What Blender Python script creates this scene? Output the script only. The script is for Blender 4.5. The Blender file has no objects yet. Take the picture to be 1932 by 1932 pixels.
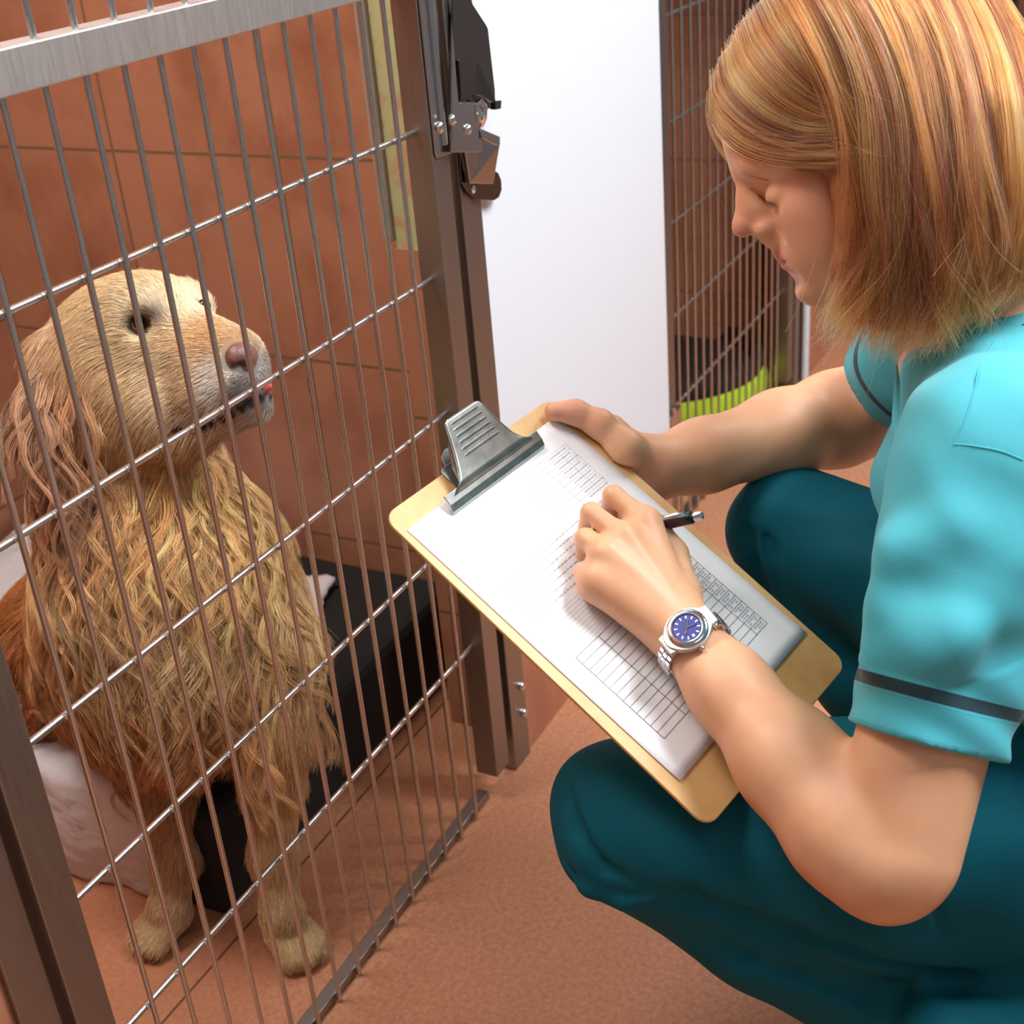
import bpy, math, random
import numpy as np
from mathutils import Matrix, Vector
random.seed(7); rng = np.random.default_rng(11)
C = bpy.context.scene
COL = C.collection
# ------------------------------------------------------------------ camera
HCAM = 1.132
FPX = 2520.2
CAMR = np.array([[0.44715608, -0.89104294, -0.0780636], [-0.44272313, -0.14464705, -0.88491438], [0.77720504, 0.4302554, -0.45916513]])
CAMO = np.array([0, 0, HCAM])
cd = bpy.data.cameras.new('camera'); cam = bpy.data.objects.new('camera', cd); COL.objects.link(cam)
M = Matrix.Identity(4)
for i in range(3):
    M[i][0], M[i][1], M[i][2], M[i][3] = CAMR[0][i], -CAMR[1][i], -CAMR[2][i], CAMO[i]
cam.matrix_world = M
cd.sensor_width = 36; cd.lens = FPX / 1932 * 36; cd.clip_start = .02
cd.dof.use_dof = True; cd.dof.focus_distance = 1.12; cd.dof.aperture_fstop = 10
C.camera = cam
# ------------------------------------------------------------------ world, lights, exposure
C.view_settings.view_transform = 'Standard'; C.view_settings.look = 'None'
C.cycles.use_adaptive_sampling = True; C.cycles.adaptive_threshold = .05; C.cycles.adaptive_min_samples = 12
C.cycles.max_bounces = 9; C.cycles.diffuse_bounces = 3; C.cycles.glossy_bounces = 3; C.cycles.transmission_bounces = 8
C.view_settings.gamma = 1; C.view_settings.exposure = 0.0
w = bpy.data.worlds.new('world'); C.world = w; w.use_nodes = True
w.node_tree.nodes['Background'].inputs[0].default_value = (.93, .96, 1, 1)
w.node_tree.nodes['Background'].inputs[1].default_value = .20
def area(name, loc, tgt, size, power, col=(1, 1, 1), sy=None):
    l = bpy.data.lights.new(name, 'AREA'); l.size = size; l.energy = power; l.color = col
    if sy: l.shape = 'RECTANGLE'; l.size_y = sy
    o = bpy.data.objects.new(name, l); COL.objects.link(o); o.location = loc
    o.rotation_euler = (Vector(tgt) - Vector(loc)).to_track_quat('-Z', 'Y').to_euler()
    return o
area('ceiling_panel_light', (1.45, -.75, 2.45), (.95, .5, .3), .85, 74, (.97, .985, 1))
area('corridor_fill_light', (-.35, -.5, 2.5), (.9, .9, .4), .9, 5, (.99, .985, 1))  # weak fill added from the corridor side, not a known fixture
area('kennel_ceiling_light', (.66, 1.12, 2.15), (.85, 1.1, .3), .5, 22, (1, .965, .91))
area('far_gate_area_light', (3.1, -.35, 2.5), (2.2, .7, .5), .8, 22, (1, .98, .96))  # square area lamp aimed at the far gate
# ------------------------------------------------------------------ helpers
def P(u, v, d):
    """world point seen at image point (u, v) of the survey, d metres deep"""
    return CAMR.T @ (np.array([u - 966, v - 966, FPX]) / FPX * d) + CAMO
def ray(u, v):
    return CAMR.T @ np.array([u - 966, v - 966, FPX])
def Wp(u, v, ax, val):
    r = ray(u, v); return CAMO + r * ((val - CAMO[ax]) / r[ax])
def cdir(x, y, z):
    a = CAMR.T @ np.array([x, y, z], float); return a / np.linalg.norm(a)
def nrm(a):
    a = np.asarray(a, float); return a / np.linalg.norm(a)
def tag(o, label=None, cat=None, group=None, kind=None):
    if label: o['label'] = label
    if cat: o['category'] = cat
    if group: o['group'] = group
    if kind: o['kind'] = kind
    return o
def empty(name, loc=(0, 0, 0), rz=0.0):
    o = bpy.data.objects.new(name, None); COL.objects.link(o); o.location = loc; o.rotation_euler = (0, 0, rz)
    o.empty_display_size = .02
    return o
def link(name, me, mat=None, parent=None, smooth=False):
    if mat is not None and len(me.materials) == 0:
        for m in (mat if isinstance(mat, (list, tuple)) else [mat]): me.materials.append(m)
    if smooth and len(me.polygons): me.polygons.foreach_set('use_smooth', np.ones(len(me.polygons), bool))
    o = bpy.data.objects.new(name, me); COL.objects.link(o)
    if parent is not None: o.parent = parent
    return o
def mesh_np(V, F):
    """V (n,3), F (m,3) or (m,4)"""
    V = np.asarray(V, np.float32); F = np.asarray(F, np.int32); k = F.shape[1]
    me = bpy.data.meshes.new('m'); me.vertices.add(len(V)); me.vertices.foreach_set('co', V.ravel())
    me.loops.add(F.size); me.loops.foreach_set('vertex_index', F.ravel())
    me.polygons.add(len(F)); me.polygons.foreach_set('loop_start', np.arange(0, F.size, k, dtype=np.int32))
    me.update(calc_edges=True); me.validate()
    return me
class MB:
    """collects boxes, tubes, prisms and lathes into one mesh"""
    def __init__(s): s.v = []; s.f = []
    def add(s, V, F):
        n = len(s.v); s.v += [tuple(map(float, p)) for p in V]; s.f += [tuple(i + n for i in q) for q in F]; return s
    def box(s, lo, hi, fr=None, bev=0.0):
        (x0, y0, z0), (x1, y1, z1) = lo, hi
        if bev <= 0:
            V = [(x, y, z) for x in (x0, x1) for y in (y0, y1) for z in (z0, z1)]
            F = [(0, 1, 3, 2), (4, 6, 7, 5), (0, 4, 5, 1), (2, 3, 7, 6), (0, 2, 6, 4), (1, 5, 7, 3)]
        else:
            import bmesh
            bm = bmesh.new(); bmesh.ops.create_cube(bm, size=1)
            for v in bm.verts:
                v.co = Vector(((x0 + x1) / 2 + v.co.x * (x1 - x0), (y0 + y1) / 2 + v.co.y * (y1 - y0), (z0 + z1) / 2 + v.co.z * (z1 - z0)))
            bmesh.ops.bevel(bm, geom=bm.edges[:], offset=bev, segments=2, affect='EDGES', profile=.5)
            bm.verts.index_update(); V = [v.co[:] for v in bm.verts]; F = [[v.index for v in f.verts] for f in bm.faces]; bm.free()
        if fr is not None: V = [fr(p) for p in V]
        return s.add(V, F)
    def tube(s, pts, r, n=10, cap=True, sq=None):
        pts = [np.asarray(p, float) for p in pts]; m = len(pts)
        rs = r if isinstance(r, (list, tuple, np.ndarray)) else [r] * m
        V = []; up = None
        for i in range(m):
            t = nrm(pts[min(i + 1, m - 1)] - pts[max(i - 1, 0)])
            if up is None: up = np.array([0, 0, 1.]) if abs(t[2]) < .9 else np.array([1., 0, 0])
            a = nrm(np.cross(t, up)); b = np.cross(a, t); up = b
            if sq is not None:
                bb = nrm(sq - t * (t @ sq)); aa = np.cross(t, bb)
            for k in range(n):
                an = 2 * math.pi * k / n
                if sq is not None: V.append(pts[i] + rs[i][0] * aa * math.cos(an) + rs[i][1] * bb * math.sin(an))
                else: V.append(pts[i] + rs[i] * (a * math.cos(an) + b * math.sin(an)))
        F = []
        for i in range(m - 1):
            for k in range(n):
                F.append((i * n + k, i * n + (k + 1) % n, (i + 1) * n + (k + 1) % n, (i + 1) * n + k))
        if cap: F.append(tuple(range(n))[::-1]); F.append(tuple(range((m - 1) * n, m * n)))
        return s.add(V, F)
    def prism(s, poly, off, fr=None):
        """poly list of 3D points, extruded by vector off"""
        n = len(poly); poly = [np.asarray(p, float) for p in poly]; off = np.asarray(off, float)
        V = poly + [p + off for p in poly]
        F = [tuple(range(n))[::-1], tuple(range(n, 2 * n))] + [(i, (i + 1) % n, n + (i + 1) % n, n + i) for i in range(n)]
        if fr is not None: V = [fr(p) for p in V]
        return s.add(V, F)
    def lathe(s, prof, o, ax, n=24):
        o = np.asarray(o, float); ax = nrm(ax); a = nrm(np.cross(ax, (0.31, .2, .9) if abs(ax[2]) < .9 else (1, 0, 0))); b = np.cross(ax, a)
        V = []; F = []
        for (r, h) in prof:
            for k in range(n):
                an = 2 * math.pi * k / n; V.append(o + ax * h + r * (a * math.cos(an) + b * math.sin(an)))
        for i in range(len(prof) - 1):
            for k in range(n): F.append((i * n + k, i * n + (k + 1) % n, (i + 1) * n + (k + 1) % n, (i + 1) * n + k))
        F.append(tuple(range(n))[::-1]); F.append(tuple(range((len(prof) - 1) * n, len(prof) * n)))
        return s.add(V, F)
    def build(s, name, mat, parent=None, smooth=False, bevel=0, fixn=True):
        me = bpy.data.meshes.new(name); me.from_pydata(s.v, [], s.f); me.update()
        if fixn:
            import bmesh
            bm = bmesh.new(); bm.from_mesh(me); bmesh.ops.recalc_face_normals(bm, faces=bm.faces[:]); bm.to_mesh(me); bm.free()
        o = link(name, me, mat, parent, smooth)
        if bevel:
            md = o.modifiers.new('b', 'BEVEL'); md.width = bevel; md.segments = 2; md.limit_method = 'ANGLE'; md.angle_limit = math.radians(40)
        if smooth:
            md = o.modifiers.new('e', 'EDGE_SPLIT'); md.split_angle = math.radians(42)
        return o
def copy_tree(o, parent=None):
    c = o.copy(); COL.objects.link(c)
    if parent is not None: c.parent = parent
    for ch in list(o.children): copy_tree(ch, c)
    return c
# ------------------------------------------------------------------ materials
def lin(c):
    return tuple(((x / 255) / 12.92 if x / 255 <= .04045 else ((x / 255 + .055) / 1.055) ** 2.4) for x in c) + (1,)
class NT:
    def __init__(s, name):
        s.m = bpy.data.materials.new(name); s.m.use_nodes = True; s.t = s.m.node_tree; s.n = s.t.nodes
        s.b = s.n['Principled BSDF']
    def node(s, ty, **kw):
        nd = s.n.new(ty)
        for k, v in kw.items(): setattr(nd, k, v)
        return nd
    def put(s, sock, v):
        if isinstance(v, bpy.types.NodeSocket): s.t.links.new(v, sock)
        else: sock.default_value = v
    def math(s, op, a, b=0.0, c=0.0, clamp=False):
        nd = s.node('ShaderNodeMath', operation=op, use_clamp=clamp)
        for i, x in enumerate((a, b, c)): s.put(nd.inputs[i], x)
        return nd.outputs[0]
    def mix(s, fac, a, b):
        nd = s.node('ShaderNodeMix', data_type='RGBA'); s.put(nd.inputs[0], fac); s.put(nd.inputs[6], a); s.put(nd.inputs[7], b); return nd.outputs[2]
    def pos(s):
        return s.node('ShaderNodeTexCoord').outputs['Object']
    def noise(s, scale, detail=3, rough=.5, vec=None, dist=0.0):
        nd = s.node('ShaderNodeTexNoise'); nd.inputs['Scale'].default_value = scale; nd.inputs['Detail'].default_value = detail
        nd.inputs['Roughness'].default_value = rough; nd.inputs['Distortion'].default_value = dist
        s.t.links.new(vec if vec is not None else s.pos(), nd.inputs['Vector']); return nd.outputs[0]
    def scale(s, v, xyz):
        nd = s.node('ShaderNodeMapping'); nd.inputs['Scale'].default_value = xyz; s.t.links.new(v, nd.inputs['Vector']); return nd.outputs[0]
    def sep(s, v=None):
        nd = s.node('ShaderNodeSeparateXYZ'); s.t.links.new(v if v is not None else s.pos(), nd.inputs[0]); return nd.outputs
    def ramp(s, f, lo, hi):
        nd = s.node('ShaderNodeMapRange'); nd.inputs[1].default_value = lo; nd.inputs[2].default_value = hi; s.t.links.new(f, nd.inputs[0]); return nd.outputs[0]
    def bump(s, h, strength=.3, dist=.002):
        nd = s.node('ShaderNodeBump'); nd.inputs['Strength'].default_value = strength; nd.inputs['Distance'].default_value = dist
        s.t.links.new(h, nd.inputs['Height']); s.t.links.new(nd.outputs[0], s.b.inputs['Normal'])
    def set(s, col=None, rough=.5, metal=0.0, **kw):
        if col is not None: s.put(s.b.inputs['Base Color'], col)
        s.put(s.b.inputs['Roughness'], rough); s.put(s.b.inputs['Metallic'], metal)
        for k, v in kw.items(): s.put(s.b.inputs[k.replace('_', ' ')], v)
        return s.m
def plain(name, rgb, rough=.5, metal=0.0, var=.12, sc=40, bump=0.0, **kw):
    t = NT(name); c = lin(rgb); f = t.noise(sc)
    col = t.mix(f, tuple(x * (1 - var) for x in c[:3]) + (1,), tuple(min(1, x * (1 + var)) for x in c[:3]) + (1,))
    if bump: t.bump(t.noise(sc * 6), bump, .001)
    return t.set(col, rough, metal, **kw)
# ------------------------------------------------------------------ distance-field modelling
class Grid:
    def __init__(s, lo, hi, h):
        s.lo = np.asarray(lo, float); s.h = h; s.n = np.ceil((np.asarray(hi) - s.lo) / h).astype(int) + 1
        s.f = np.full(s.n, .05, np.float32)
    def sub(s, lo, hi):
        a = np.clip(np.floor((np.asarray(lo) - s.lo) / s.h).astype(int), 0, s.n); b = np.clip(np.ceil((np.asarray(hi) - s.lo) / s.h).astype(int) + 1, 0, s.n)
        sl = tuple(slice(a[i], b[i]) for i in range(3))
        X = [(s.lo[i] + s.h * np.arange(a[i], b[i])).astype(np.float32).reshape([-1 if j == i else 1 for j in range(3)]) for i in range(3)]
        return sl, X
    def comb(s, sl, d, k, op):
        f = s.f[sl]
        if op == 'add':
            if k <= 0: s.f[sl] = np.minimum(f, d); return
            h = np.clip(.5 + .5 * (f - d) / k, 0, 1); s.f[sl] = f * (1 - h) + d * h - k * h * (1 - h)
        elif op == 'cut':
            d = -d
            if k <= 0: s.f[sl] = np.maximum(f, d); return
            h = np.clip(.5 - .5 * (f - d) / k, 0, 1); s.f[sl] = f * (1 - h) + d * h + k * h * (1 - h)
    def cone(s, a, b, ra, rb, k=.01, op='add', sq=None):
        """round cone a->b; sq=(direction, factor) flattens across direction"""
        a = np.asarray(a, float); b = np.asarray(b, float); m = max(ra, rb) * (1 if sq is None else max(1, sq[1])) + max(k, .004) * 1.2 + .003
        sl, X = s.sub(np.minimum(a, b) - m, np.maximum(a, b) + m)
        if any(q.stop <= q.start for q in sl): return s
        ba = b - a; L = max(ba @ ba, 1e-12)
        q = [X[i] - a[i] for i in range(3)]
        t = np.clip((q[0] * ba[0] + q[1] * ba[1] + q[2] * ba[2]) / L, 0, 1)
        q = [q[i] - t * ba[i] for i in range(3)]
        d2 = q[0] ** 2 + q[1] ** 2 + q[2] ** 2
        if sq is not None:
            n = nrm(sq[0]); c = q[0] * n[0] + q[1] * n[1] + q[2] * n[2]; d2 = d2 + c * c * (1 / sq[1] ** 2 - 1)
        s.comb(sl, np.sqrt(np.maximum(d2, 0)) - (ra + t * (rb - ra)), k, op); return s
    def ell(s, c, ax, r, k=.01, op='add'):
        """ellipsoid, ax rows = axes"""
        c = np.asarray(c, float); ax = np.asarray(ax, float); r = np.asarray(r, float); ext = np.sqrt(((ax * r[:, None]) ** 2).sum(0)) + max(k, .004) * 1.2 + .003
        sl, X = s.sub(c - ext, c + ext)
        if any(q.stop <= q.start for q in sl): return s
        q = [X[i] - c[i] for i in range(3)]
        l = [q[0] * ax[j][0] + q[1] * ax[j][1] + q[2] * ax[j][2] for j in range(3)]
        k0 = np.sqrt(sum((l[j] / r[j]) ** 2 for j in range(3))); k1 = np.sqrt(sum((l[j] / r[j] ** 2) ** 2 for j in range(3)))
        s.comb(sl, (k0 - 1) * k0 / np.maximum(k1, 1e-6), k, op); return s
    def chain(s, pts, rs, k=.01, op='add', sq=None):
        for i in range(len(pts) - 1): s.cone(pts[i], pts[i + 1], rs[i], rs[i + 1], k, op, sq)
        return s
    def warp(s, lo, hi, fn):
        """f += fn(x, y, z) inside a box"""
        sl, X = s.sub(lo, hi); s.f[sl] = s.f[sl] + fn(*X).astype(np.float32); return s
    def half(s, p, n, lo, hi, k=0.0):
        """keep what lies behind plane (p, n)"""
        sl, X = s.sub(lo, hi); n = nrm(n)
        d = sum((X[i] - p[i]) * n[i] for i in range(3)); s.comb(sl, -d.astype(np.float32), k, 'cut'); return s
    def extract(s, smooth=2):
        f = s.f; ins = f < 0; n = f.shape
        cnt = np.zeros((n[0] - 1, n[1] - 1, n[2] - 1), np.int8)
        for i in (0, 1):
            for j in (0, 1):
                for k in (0, 1): cnt += ins[i:n[0] - 1 + i, j:n[1] - 1 + j, k:n[2] - 1 + k]
        ci = np.argwhere((cnt > 0) & (cnt < 8)); del cnt
        idx = np.full((n[0] - 1, n[1] - 1, n[2] - 1), -1, np.int32); idx[ci[:, 0], ci[:, 1], ci[:, 2]] = np.arange(len(ci))
        cor = [(i, j, k) for i in (0, 1) for j in (0, 1) for k in (0, 1)]
        val = np.stack([f[ci[:, 0] + a, ci[:, 1] + b, ci[:, 2] + c] for a, b, c in cor], 1)
        acc = np.zeros((len(ci), 3)); num = np.zeros(len(ci))
        for p in range(8):
            for q in range(p + 1, 8):
                A, B = np.array(cor[p]), np.array(cor[q])
                if abs(A - B).sum() != 1: continue
                va, vb = val[:, p], val[:, q]; m = (va < 0) != (vb < 0)
                t = np.where(m, va / np.where(m, va - vb, 1), 0)
                acc += np.where(m[:, None], A + t[:, None] * (B - A), 0); num += m
        V = s.lo + (ci + acc / num[:, None]) * s.h
        Q = []
        for ax in range(3):
            o1, o2 = [(1, 2), (2, 0), (0, 1)][ax]
            sa = [slice(0, n[i] - 1) for i in range(3)]; sb = list(sa); sb[ax] = slice(1, n[ax])
            e = np.argwhere(ins[tuple(sa)] != ins[tuple(sb)])
            e = e[(e[:, o1] > 0) & (e[:, o2] > 0)]
            flip = ins[e[:, 0], e[:, 1], e[:, 2]]
            d1 = np.zeros(3, int); d1[o1] = 1; d2 = np.zeros(3, int); d2[o2] = 1
            qs = [e - d1 - d2, e - d2, e, e - d1]
            qi = np.stack([idx[x[:, 0], x[:, 1], x[:, 2]] for x in qs], 1)
            qi[~flip] = qi[~flip][:, ::-1]; Q.append(qi)
        Q = np.concatenate(Q); Q = Q[(Q >= 0).all(1)]
        for it in range(smooth):
            a = Q.ravel(); b = Q[:, [1, 2, 3, 0]].ravel()
            den = np.bincount(a, minlength=len(V)) + np.bincount(b, minlength=len(V)) + 1e-9
            L = np.stack([(np.bincount(a, V[b, i], len(V)) + np.bincount(b, V[a, i], len(V))) / den for i in range(3)], 1)
            V = V + .5 * (L - V)
        return V, Q
def vnormals(V, Q):
    N = np.cross(V[Q[:, 2]] - V[Q[:, 0]], V[Q[:, 3]] - V[Q[:, 1]]); out = np.zeros_like(V)
    for k in range(4):
        for i in range(3): out[:, i] += np.bincount(Q[:, k], N[:, i], len(V))
    return out / (np.linalg.norm(out, axis=1, keepdims=True) + 1e-12)
def strands(name, pts, rad, mat, parent, col=None, tip=.25):
    """pts (n, s, 3) points of n hairs"""
    n, sg, _ = pts.shape
    hc = bpy.data.hair_curves.new(name); hc.add_curves([sg] * n)
    hc.points.foreach_set('position', np.ascontiguousarray(pts, np.float32).ravel())
    prof = np.linspace(1, tip, sg)[None, :] * (rad if np.ndim(rad) else np.full(n, rad))[:, None]
    hc.points.foreach_set('radius', prof.astype(np.float32).ravel())
    if col is not None:
        at = hc.attributes.new('tint', 'FLOAT_COLOR', 'CURVE')
        c4 = np.concatenate([col, np.ones((n, 1))], 1).astype(np.float32); at.data.foreach_set('color', c4.ravel())
    hc.materials.append(mat)
    o = bpy.data.objects.new(name, hc); COL.objects.link(o)
    if parent is not None: o.parent = parent
    return o
def hair_mat(name, rough=.35, radial=.4):
    m = bpy.data.materials.new(name); m.use_nodes = True; t = m.node_tree; t.nodes.clear()
    o = t.nodes.new('ShaderNodeOutputMaterial'); h = t.nodes.new('ShaderNodeBsdfHairPrincipled'); h.parametrization = 'COLOR'
    a = t.nodes.new('ShaderNodeAttribute'); a.attribute_name = 'tint'
    t.links.new(a.outputs['Color'], h.inputs['Color']); t.links.new(h.outputs[0], o.inputs[0])
    h.inputs['Roughness'].default_value = rough; h.inputs['Radial Roughness'].default_value = radial
    return m

from mathutils.bvhtree import BVHTree
from mathutils.kdtree import KDTree
def bvh_of(V, Q): return BVHTree.FromPolygons([tuple(v) for v in V], [tuple(int(i) for i in q) for q in Q])
def hit_px(b, u, v):
    h = b.ray_cast(Vector(CAMO), Vector(nrm(ray(u, v))))
    return None if h[0] is None else np.array(h[0])
def resample(G, n):
    """G (m, 3) -> (n, 3) smooth curve through the guide points"""
    G = np.asarray(G, float); m = len(G); t = np.linspace(0, m - 1, n); i = np.minimum(t.astype(int), m - 2); f = (t - i)[:, None]
    Gp = np.vstack([2 * G[0] - G[1], G, 2 * G[-1] - G[-2]])
    p0, p1, p2, p3 = Gp[i], Gp[i + 1], Gp[i + 2], Gp[i + 3]
    return .5 * ((2 * p1) + (-p0 + p2) * f + (2 * p0 - 5 * p1 + 4 * p2 - p3) * f ** 2 + (-p0 + 3 * p1 - 3 * p2 + p3) * f ** 3)

def fur_mat(name, rough=.5, spec=.25):
    t = NT(name); a = t.node('ShaderNodeAttribute', attribute_name='tint'); t.t.links.new(a.outputs['Color'], t.b.inputs['Base Color'])
    t.set(None, rough); t.b.inputs['Specular IOR Level'].default_value = spec
    return t.m
# ------------------------------------------------------------------ materials of the place
def tile_mat(name, base, dark, z0, pz, y0, py, ax='y', gw=.0022):
    t = NT(name); X, Y, Z = t.sep(); U = Y if ax == 'y' else X
    def line(c, off, per):
        m = t.math('PINGPONG', t.math('SUBTRACT', c, off), per / 2); return t.math('LESS_THAN', m, gw)
    g = t.math('MAXIMUM', line(Z, z0, pz), line(U, y0, py))
    iu = t.math('FLOOR', t.math('DIVIDE', t.math('SUBTRACT', U, y0), py)); iz = t.math('FLOOR', t.math('DIVIDE', t.math('SUBTRACT', Z, z0), pz))
    wn = t.node('ShaderNodeTexWhiteNoise', noise_dimensions='2D'); cb = t.node('ShaderNodeCombineXYZ'); t.put(cb.inputs[0], iu); t.put(cb.inputs[1], iz)
    t.t.links.new(cb.outputs[0], wn.inputs[0])
    n1 = t.ramp(t.noise(7, 3, .55), .42, .68); n2 = t.noise(60, 4, .6)
    f = t.math('ADD', t.math('MULTIPLY', n1, .75), t.math('MULTIPLY', t.math('SUBTRACT', n2, .5), .5))
    f = t.math('ADD', f, t.math('MULTIPLY', t.math('SUBTRACT', wn.outputs[0], .5), .25), clamp=True)
    col = t.mix(f, lin(base), lin(dark)); col = t.mix(g, col, lin((120, 92, 66)))
    t.bump(t.math('SUBTRACT', t.math('MULTIPLY', n2, .25), g), .25, .002)
    return t.set(col, t.math('ADD', .38, t.math('MULTIPLY', g, .4)), 0)
M_tile_side = tile_mat('terracotta_wall_tile', (176, 124, 96), (144, 90, 64), .186, .287, 1.105, .287)
M_tile_front = tile_mat('terracotta_front_tile', (182, 124, 96), (156, 96, 70), .20, .287, 1.49, .287, 'x')
def floor_material():
    t = NT('terracotta_vinyl_floor'); n = t.noise(3.5, 4, .6); f = t.noise(160, 3, .6)
    c = t.mix(t.ramp(n, .3, .7), lin((186, 126, 93)), lin((200, 142, 106)))
    c = t.mix(t.ramp(f, .35, .75), c, lin((166, 105, 74)))
    X, Y, Z = t.sep()
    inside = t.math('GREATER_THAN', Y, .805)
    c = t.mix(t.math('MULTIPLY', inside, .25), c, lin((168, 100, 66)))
    ln = t.math('LESS_THAN', t.math('ABSOLUTE', t.math('SUBTRACT', Y, .886)), .0016)
    c = t.mix(ln, c, lin((96, 62, 46)))
    t.bump(f, .35, .0012)
    return t.set(c, .55, 0)
M_floor = floor_material()
M_white = plain('white_paint', (224, 231, 240), .5, 0, .01)
M_green = NT('flaking_green_paint')
_n = M_green.ramp(M_green.noise(26, 4, .65), .52, .6)
M_green = M_green.set(M_green.mix(_n, lin((178, 182, 132)), lin((184, 152, 116))), .6)
M_greytrim = plain('grey_plastic_trim', (150, 140, 128), .5, 0, .1)
M_grey = plain('grey_wall_paint', (176, 184, 196), .6, 0, .03)
M_dark = plain('dark_gap', (40, 30, 25), .8)
def steel(name, rgb, rough, aniso=.0, sc=(30, 30, 2)):
    t = NT(name); v = t.scale(t.pos(), sc); n = t.noise(14, 4, .6, v)
    c = lin(rgb); col = t.mix(n, tuple(x * .86 for x in c[:3]) + (1,), c)
    return t.set(col, t.math('ADD', rough - .06, t.math('MULTIPLY', n, .14)), 1.0)
M_steel = steel('brushed_steel', (212, 210, 208), .46)
M_steel_d = steel('worn_steel', (158, 152, 146), .42)
M_polish = steel('polished_steel', (205, 200, 196), .2)
M_polish_d = steel('dark_polished_steel', (128, 120, 112), .2)
M_rod = steel('polished_rod', (208, 208, 208), .27)
M_chrome = plain('chrome', (225, 225, 228), .12, 1.0, .03)
def struct(o): return tag(o, kind='structure')
# ------------------------------------------------------------------ the setting
struct(MB().box((-1.2, -2.6, -.06), (4.6, 2.0, 0)).build('floor', M_floor))
struct(MB().box((1.444, .80, 0), (1.83, 1.74, 2.3)).build('wall_right', M_tile_side))
struct(MB().box((-.3, 1.678, 0), (1.444, 1.76, 2.3)).build('wall_back', tile_mat('terracotta_back_tile', (190, 134, 106), (168, 108, 82), .204, .287, .3, .287, 'x')))
struct(MB().box((.30, .80, 0), (.40, 1.678, 2.3)).build('wall_left', M_tile_side))
pier = struct(MB().box((1.309, .80, 0), (1.444, .852, .691)).build('wall_pier', M_tile_side))
struct(MB().box((1.311, .80, .691), (1.444, .850, 2.3)).build('wall_pier_painted', M_green))
struct(MB().box((1.305, .8505, .70), (1.325, .866, 2.3), bev=.003).build('trim_pier', M_greytrim))
struct(MB().box((1.287, .722, .17), (1.853, .80, 2.3)).build('wall_front', M_white))
struct(MB().box((1.287, .720, 0), (1.853, .80, .17)).build('baseboard_front', M_tile_front))
struct(MB().box((-1.2, .722, 0), (.462, .80, 2.3)).build('wall_front_left', M_tile_front))
struct(MB().box((2.676, .725, 0), (4.4, .82, .46)).build('baseboard_right', M_tile_front))
struct(MB().box((2.676, .73, .46), (4.4, .82, 2.3)).build('wall_front_right', M_white))
struct(MB().box((1.83, 1.678, 0), (2.8, 1.76, 2.3)).build('wall_back_far', M_tile_front))
struct(MB().box((2.66, .83, 0), (2.8, 1.678, 2.3)).build('wall_right_far', M_tile_side))
struct(MB().box((4.4, -2.6, 0), (4.5, .82, 2.3)).build('wall_end', M_grey))
struct(MB().box((4.37, -.32, 0), (4.402, .578, 2.1)).build('door_1', plain('brown_door', (126, 82, 56), .5)))
struct(MB().box((4.36, .578, 0), (4.402, .612, 2.15)).build('trim_1', plain('dark_green_trim', (30, 40, 30), .5)))
# ------------------------------------------------------------------ posts
def settle(root, base):
    root.location = base
    for c in root.children: c.location = Vector(c.location) - Vector(base)
    return root
def post(x0, x1, label, bolts=True, y0=.716):
    r = empty('gate_post'); tag(r, label, 'post', 'steel posts fixed beside the gates')
    MB().box((x0, y0, 0), (x1, y0 + .024, 2.3), bev=.0015).build('post_body', M_steel_d, r)
    if bolts:
        for z in (.075, .118):
            MB().lathe([(.0058, 0), (.0058, .0035), (.004, .0058), (.0012, .0064)], (x1 - .012, y0, z), (0, -1, 0), 16).build('bolt', M_chrome, r, True)
    return settle(r, ((x0 + x1) / 2, y0 + .012, 0))
post(1.243, 1.286, 'steel post between the dog gate and the white wall, bolted at its foot')
post(.452, .486, 'steel post at the bottom left, left of the dog gate', False)
post(1.854, 1.886, 'slim steel post between the white wall and the far empty kennel gate', False, .73)
post(2.606, 2.64, 'far steel post right of the empty kennel gate, behind the woman', False, .73)
tag(MB().tube([(2.66, .722, 0), (2.66, .722, 2.2)], .008, 12).build('wall_pipe', M_white, None, True), 'thin white vertical pipe on the wall right of the far gate', 'pipe')
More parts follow.
